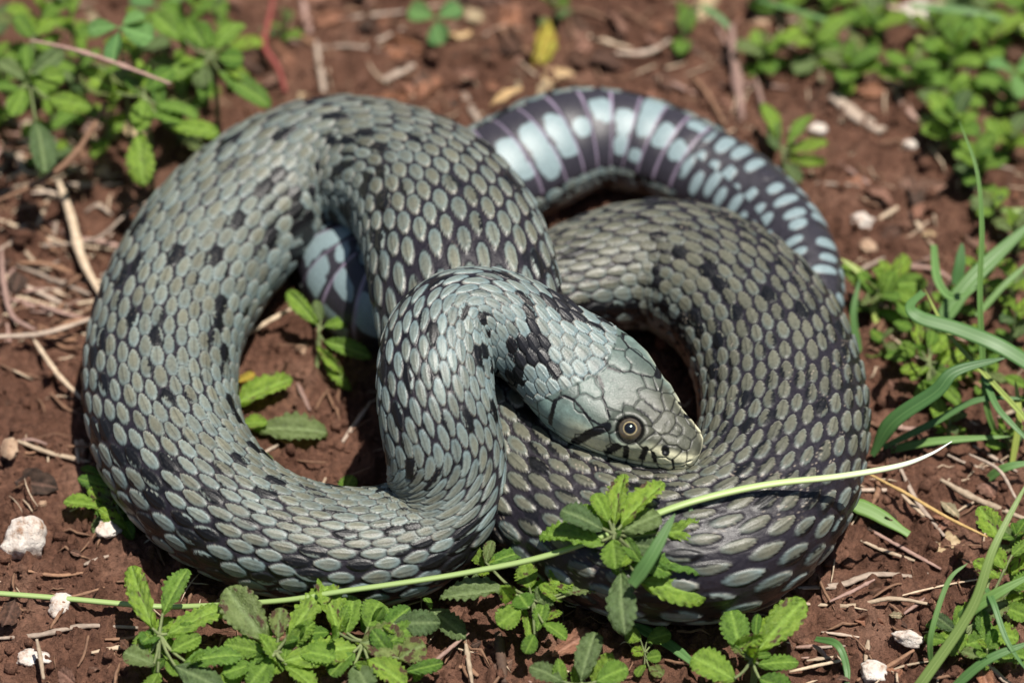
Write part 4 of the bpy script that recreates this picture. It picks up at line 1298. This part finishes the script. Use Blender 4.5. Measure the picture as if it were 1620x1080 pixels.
# ---- stones
def stone_mesh(name, sx, sy, sz, seed, sub=4, rough=0.5):
    bm = bmesh.new()
    bmesh.ops.create_icosphere(bm, subdivisions=sub, radius=1.0)
    R_ = np.random.RandomState(seed)
    pl = R_.randn(9, 3); pl /= np.linalg.norm(pl, axis=1)[:, None]; pd = 0.62 + 0.3 * R_.rand(9)
    co = np.array([v.co[:] for v in bm.verts])
    for n_, d_ in zip(pl, pd):
        e = np.maximum(co @ n_ - d_, 0)
        co = co - e[:, None] * n_ * 0.85
    nn_ = fbm(co[:, 0] * 2.3 + seed, co[:, 1] * 2.3 + co[:, 2] * 1.7, seed, 4) - 0.5
    co = co * (1 + rough * nn_)[:, None] * np.array([sx, sy, sz])
    for v, c_ in zip(bm.verts, co):
        v.co = c_
    me = bpy.data.meshes.new(name)
    bm.to_mesh(me); bm.free()
    return me


def stone_material(name, c1, c2, c3):
    m, t, b, out = mat(name)
    tc = node(t, 'ShaderNodeTexCoord').outputs['Object']
    n = noise_tex(t, 450, 6, 0.65, tc)
    r = ramp(t, n.outputs[0], [(0.34, c3), (0.45, c1), (0.7, c2)])
    t.links.new(r.outputs[0], b.inputs['Base Color'])
    b.inputs['Roughness'].default_value = 0.9
    n2 = noise_tex(t, 1500, 5, 0.7, tc)
    bump(t, n2.outputs[0], b, 0.0006, 0.9)
    return m


M_WHITE = stone_material('limestone', (0.62, 0.53, 0.46), (0.80, 0.75, 0.69), (0.36, 0.21, 0.13))
M_TAN = stone_material('tan_stone', (0.40, 0.26, 0.17), (0.55, 0.40, 0.28), (0.22, 0.12, 0.08))
for k, (px, py, sx, sy, sz, mt, lab) in enumerate([
        (40, 858, 36, 40, 42, M_WHITE, 'pitted chunky white stone left of the dark green tuft'),
        (97, 958, 20, 24, 20, M_WHITE, 'upright whitish stone touching the long pale stalk'),
        (172, 845, 22, 20, 14, M_WHITE, 'pale stone half under the dark green tuft'),
        (50, 1030, 30, 18, 12, M_WHITE, 'flat broken white stone with a straw against it'),
        (18, 722, 16, 22, 14, M_TAN, 'tan stone at the end of the pale stem'),
        (67, 792, 7, 7, 6, M_TAN, 'tiny tan pebble above the pitted white stone'),
        (130, 700, 10, 18, 10, M_TAN, 'small pale pebble against the left flank'),
        (1380, 1066, 25, 22, 14, M_WHITE, 'smooth white stone beside the rust-red flake'),
        (1438, 1018, 26, 13, 12, M_WHITE, 'small blocky white stone below the thin grass blade'),
        (1232, 1074, 8, 10, 7, M_WHITE, 'tiny white pebble under the glossy upright shoot'),
        (1294, 208, 18, 14, 13, M_WHITE, 'round white pebble by the three-leaved shoot'),
        (1440, 228, 13, 11, 10, M_WHITE, 'small white pebble at the end of the flat wood'),
        (1365, 346, 22, 18, 15, M_WHITE, 'pale angular pebble behind the tail'),
        (1373, 384, 20, 17, 14, M_TAN, 'cream pebble in front of the angular one behind the tail'),
        (1455, 18, 48, 30, 26, M_WHITE, 'large pale stone among the far shoots'),
        (1508, 142, 22, 14, 12, M_WHITE, 'pale stone in front of the large far stone'),
        (480, 548, 16, 14, 12, M_TAN, 'tan pebble at the foot of the slender seedling'),
        (1204, 30, 22, 14, 12, M_TAN, 'pale stone under the far shoots beside the bare soil'),
        (1412, 705, 10, 8, 8, M_WHITE, 'small white pebble under the low grass blade'),
        (160, 265, 18, 12, 12, M_TAN, 'tan stone in shade under the hanging leaf'),
        (165, 232, 16, 14, 12, M_TAN, 'tan stone behind the orange-brown twig')]):
    p_ = P(px, py, 6)
    loc = (p_[0], p_[1], gz(p_[0], p_[1]) + sz * 0.45 * U)
    o = new_obj('stone', stone_mesh('stone', sx * U, sy * U, sz * U, 100 + k), mt)
    o.location = loc
    o.rotation_euler = (rng.uniform(-.2, .2), rng.uniform(-.2, .2), rng.uniform(-.4, .4))
    tag(o, lab, 'stone')

# ---- uncountable fine stuff: crumbs of soil, and shredded litter
def merged(name, items, mtl, label, kindcat):
    """items: list of (verts Nx3, faces list)"""
    Vs, Fs, o_ = [], [], 0
    for v, f in items:
        Vs.append(v); Fs.append(f + o_); o_ += len(v)
    V = np.vstack(Vs); F = np.vstack(Fs)
    me = bpy.data.meshes.new(name)
    me.vertices.add(len(V)); me.vertices.foreach_set('co', V.reshape(-1).astype(np.float32))
    k = F.shape[1]
    me.loops.add(F.size); me.loops.foreach_set('vertex_index', F.reshape(-1).astype(np.int32))
    me.polygons.add(len(F)); me.polygons.foreach_set('loop_start', np.arange(0, F.size, k, dtype=np.int32))
    me.update(calc_edges=True); me.validate()
    o = new_obj(name, me, mtl)
    o['kind'] = 'stuff'
    return tag(o, label, kindcat)


bm = bmesh.new(); bmesh.ops.create_icosphere(bm, subdivisions=1, radius=1.0)
bm.verts.ensure_lookup_table()
IV = np.array([v.co[:] for v in bm.verts]); IF = np.array([[v.index for v in f.verts] for f in bm.faces]); bm.free()
items = []
NC = 15000
cxs = NR.uniform(-0.11, 0.11, NC); cys = NR.uniform(-0.10, 0.17, NC)
czs = ground_h(cxs, cys)
VAR = []
for k in range(40):
    f_ = fbm(IV[:, 0] * 1.7 + k * 3.1, IV[:, 1] * 1.7 + IV[:, 2] * 1.3, k, 2) - 0.5
    VAR.append(IV * (1 + 0.9 * f_)[:, None])
for k in range(NC):
    s_ = (1.8 + 11.0 * NR.rand() ** 5) * U
    v = VAR[k % 40] * s_ * (0.7 + 0.6 * NR.rand(3))
    items.append((v + np.array([cxs[k], cys[k], czs[k] + s_ * 0.25]), IF))
merged('soil_crumbs', items, m_soil, 'reddish-brown crumbs of soil scattered over the ground', 'soil')


def fibre(k, lmin, lmax, wmin, wmax):
    x = NR.uniform(-0.11, 0.11); y = NR.uniform(-0.10, 0.17)
    a_ = NR.uniform(0, math.pi); L = NR.uniform(lmin, lmax) * U; w_ = NR.uniform(wmin, wmax) * U
    n = 5
    tt_ = np.linspace(-.5, .5, n)
    bend = NR.uniform(-.3, .3)
    cx = x + (np.cos(a_) * tt_ - np.sin(a_) * bend * (tt_ ** 2)) * L
    cy = y + (np.sin(a_) * tt_ + np.cos(a_) * bend * (tt_ ** 2)) * L
    cz = ground_h(cx, cy)
    cz = np.maximum(cz, np.linspace(cz[0], cz[-1], n)) + w_ * 0.4 + NR.uniform(0, 4) * U
    sx_, sy_ = -np.sin(a_) * w_ / 2, np.cos(a_) * w_ / 2
    ring = []
    for k_ in range(n):
        e = 0.35 if k_ in (0, n - 1) else 1.0
        for (c1_, c2_) in ((1, 0), (0, .8), (-1, 0), (0, -.8)):
            ring.append((cx[k_] + sx_ * c1_ * e, cy[k_] + sy_ * c1_ * e, cz[k_] + w_ / 2 * c2_ * e))
    F = []
    for k_ in range(n - 1):
        for j_ in range(4):
            F.append((k_ * 4 + j_, k_ * 4 + (j_ + 1) % 4, k_ * 4 + 4 + (j_ + 1) % 4, k_ * 4 + 4 + j_))
    return np.array(ring), np.array(F)


merged('straw_litter', [fibre(k, 14, 70, 1.2, 4.5) for k in range(700)], M_STRAW, 'fine pale straw litter strewn thinly over the soil', 'litter')
merged('brown_litter', [fibre(k, 14, 80, 1.5, 7.0) for k in range(1100)], M_TWIG, 'fine brown plant litter mixed into the soil surface', 'litter')
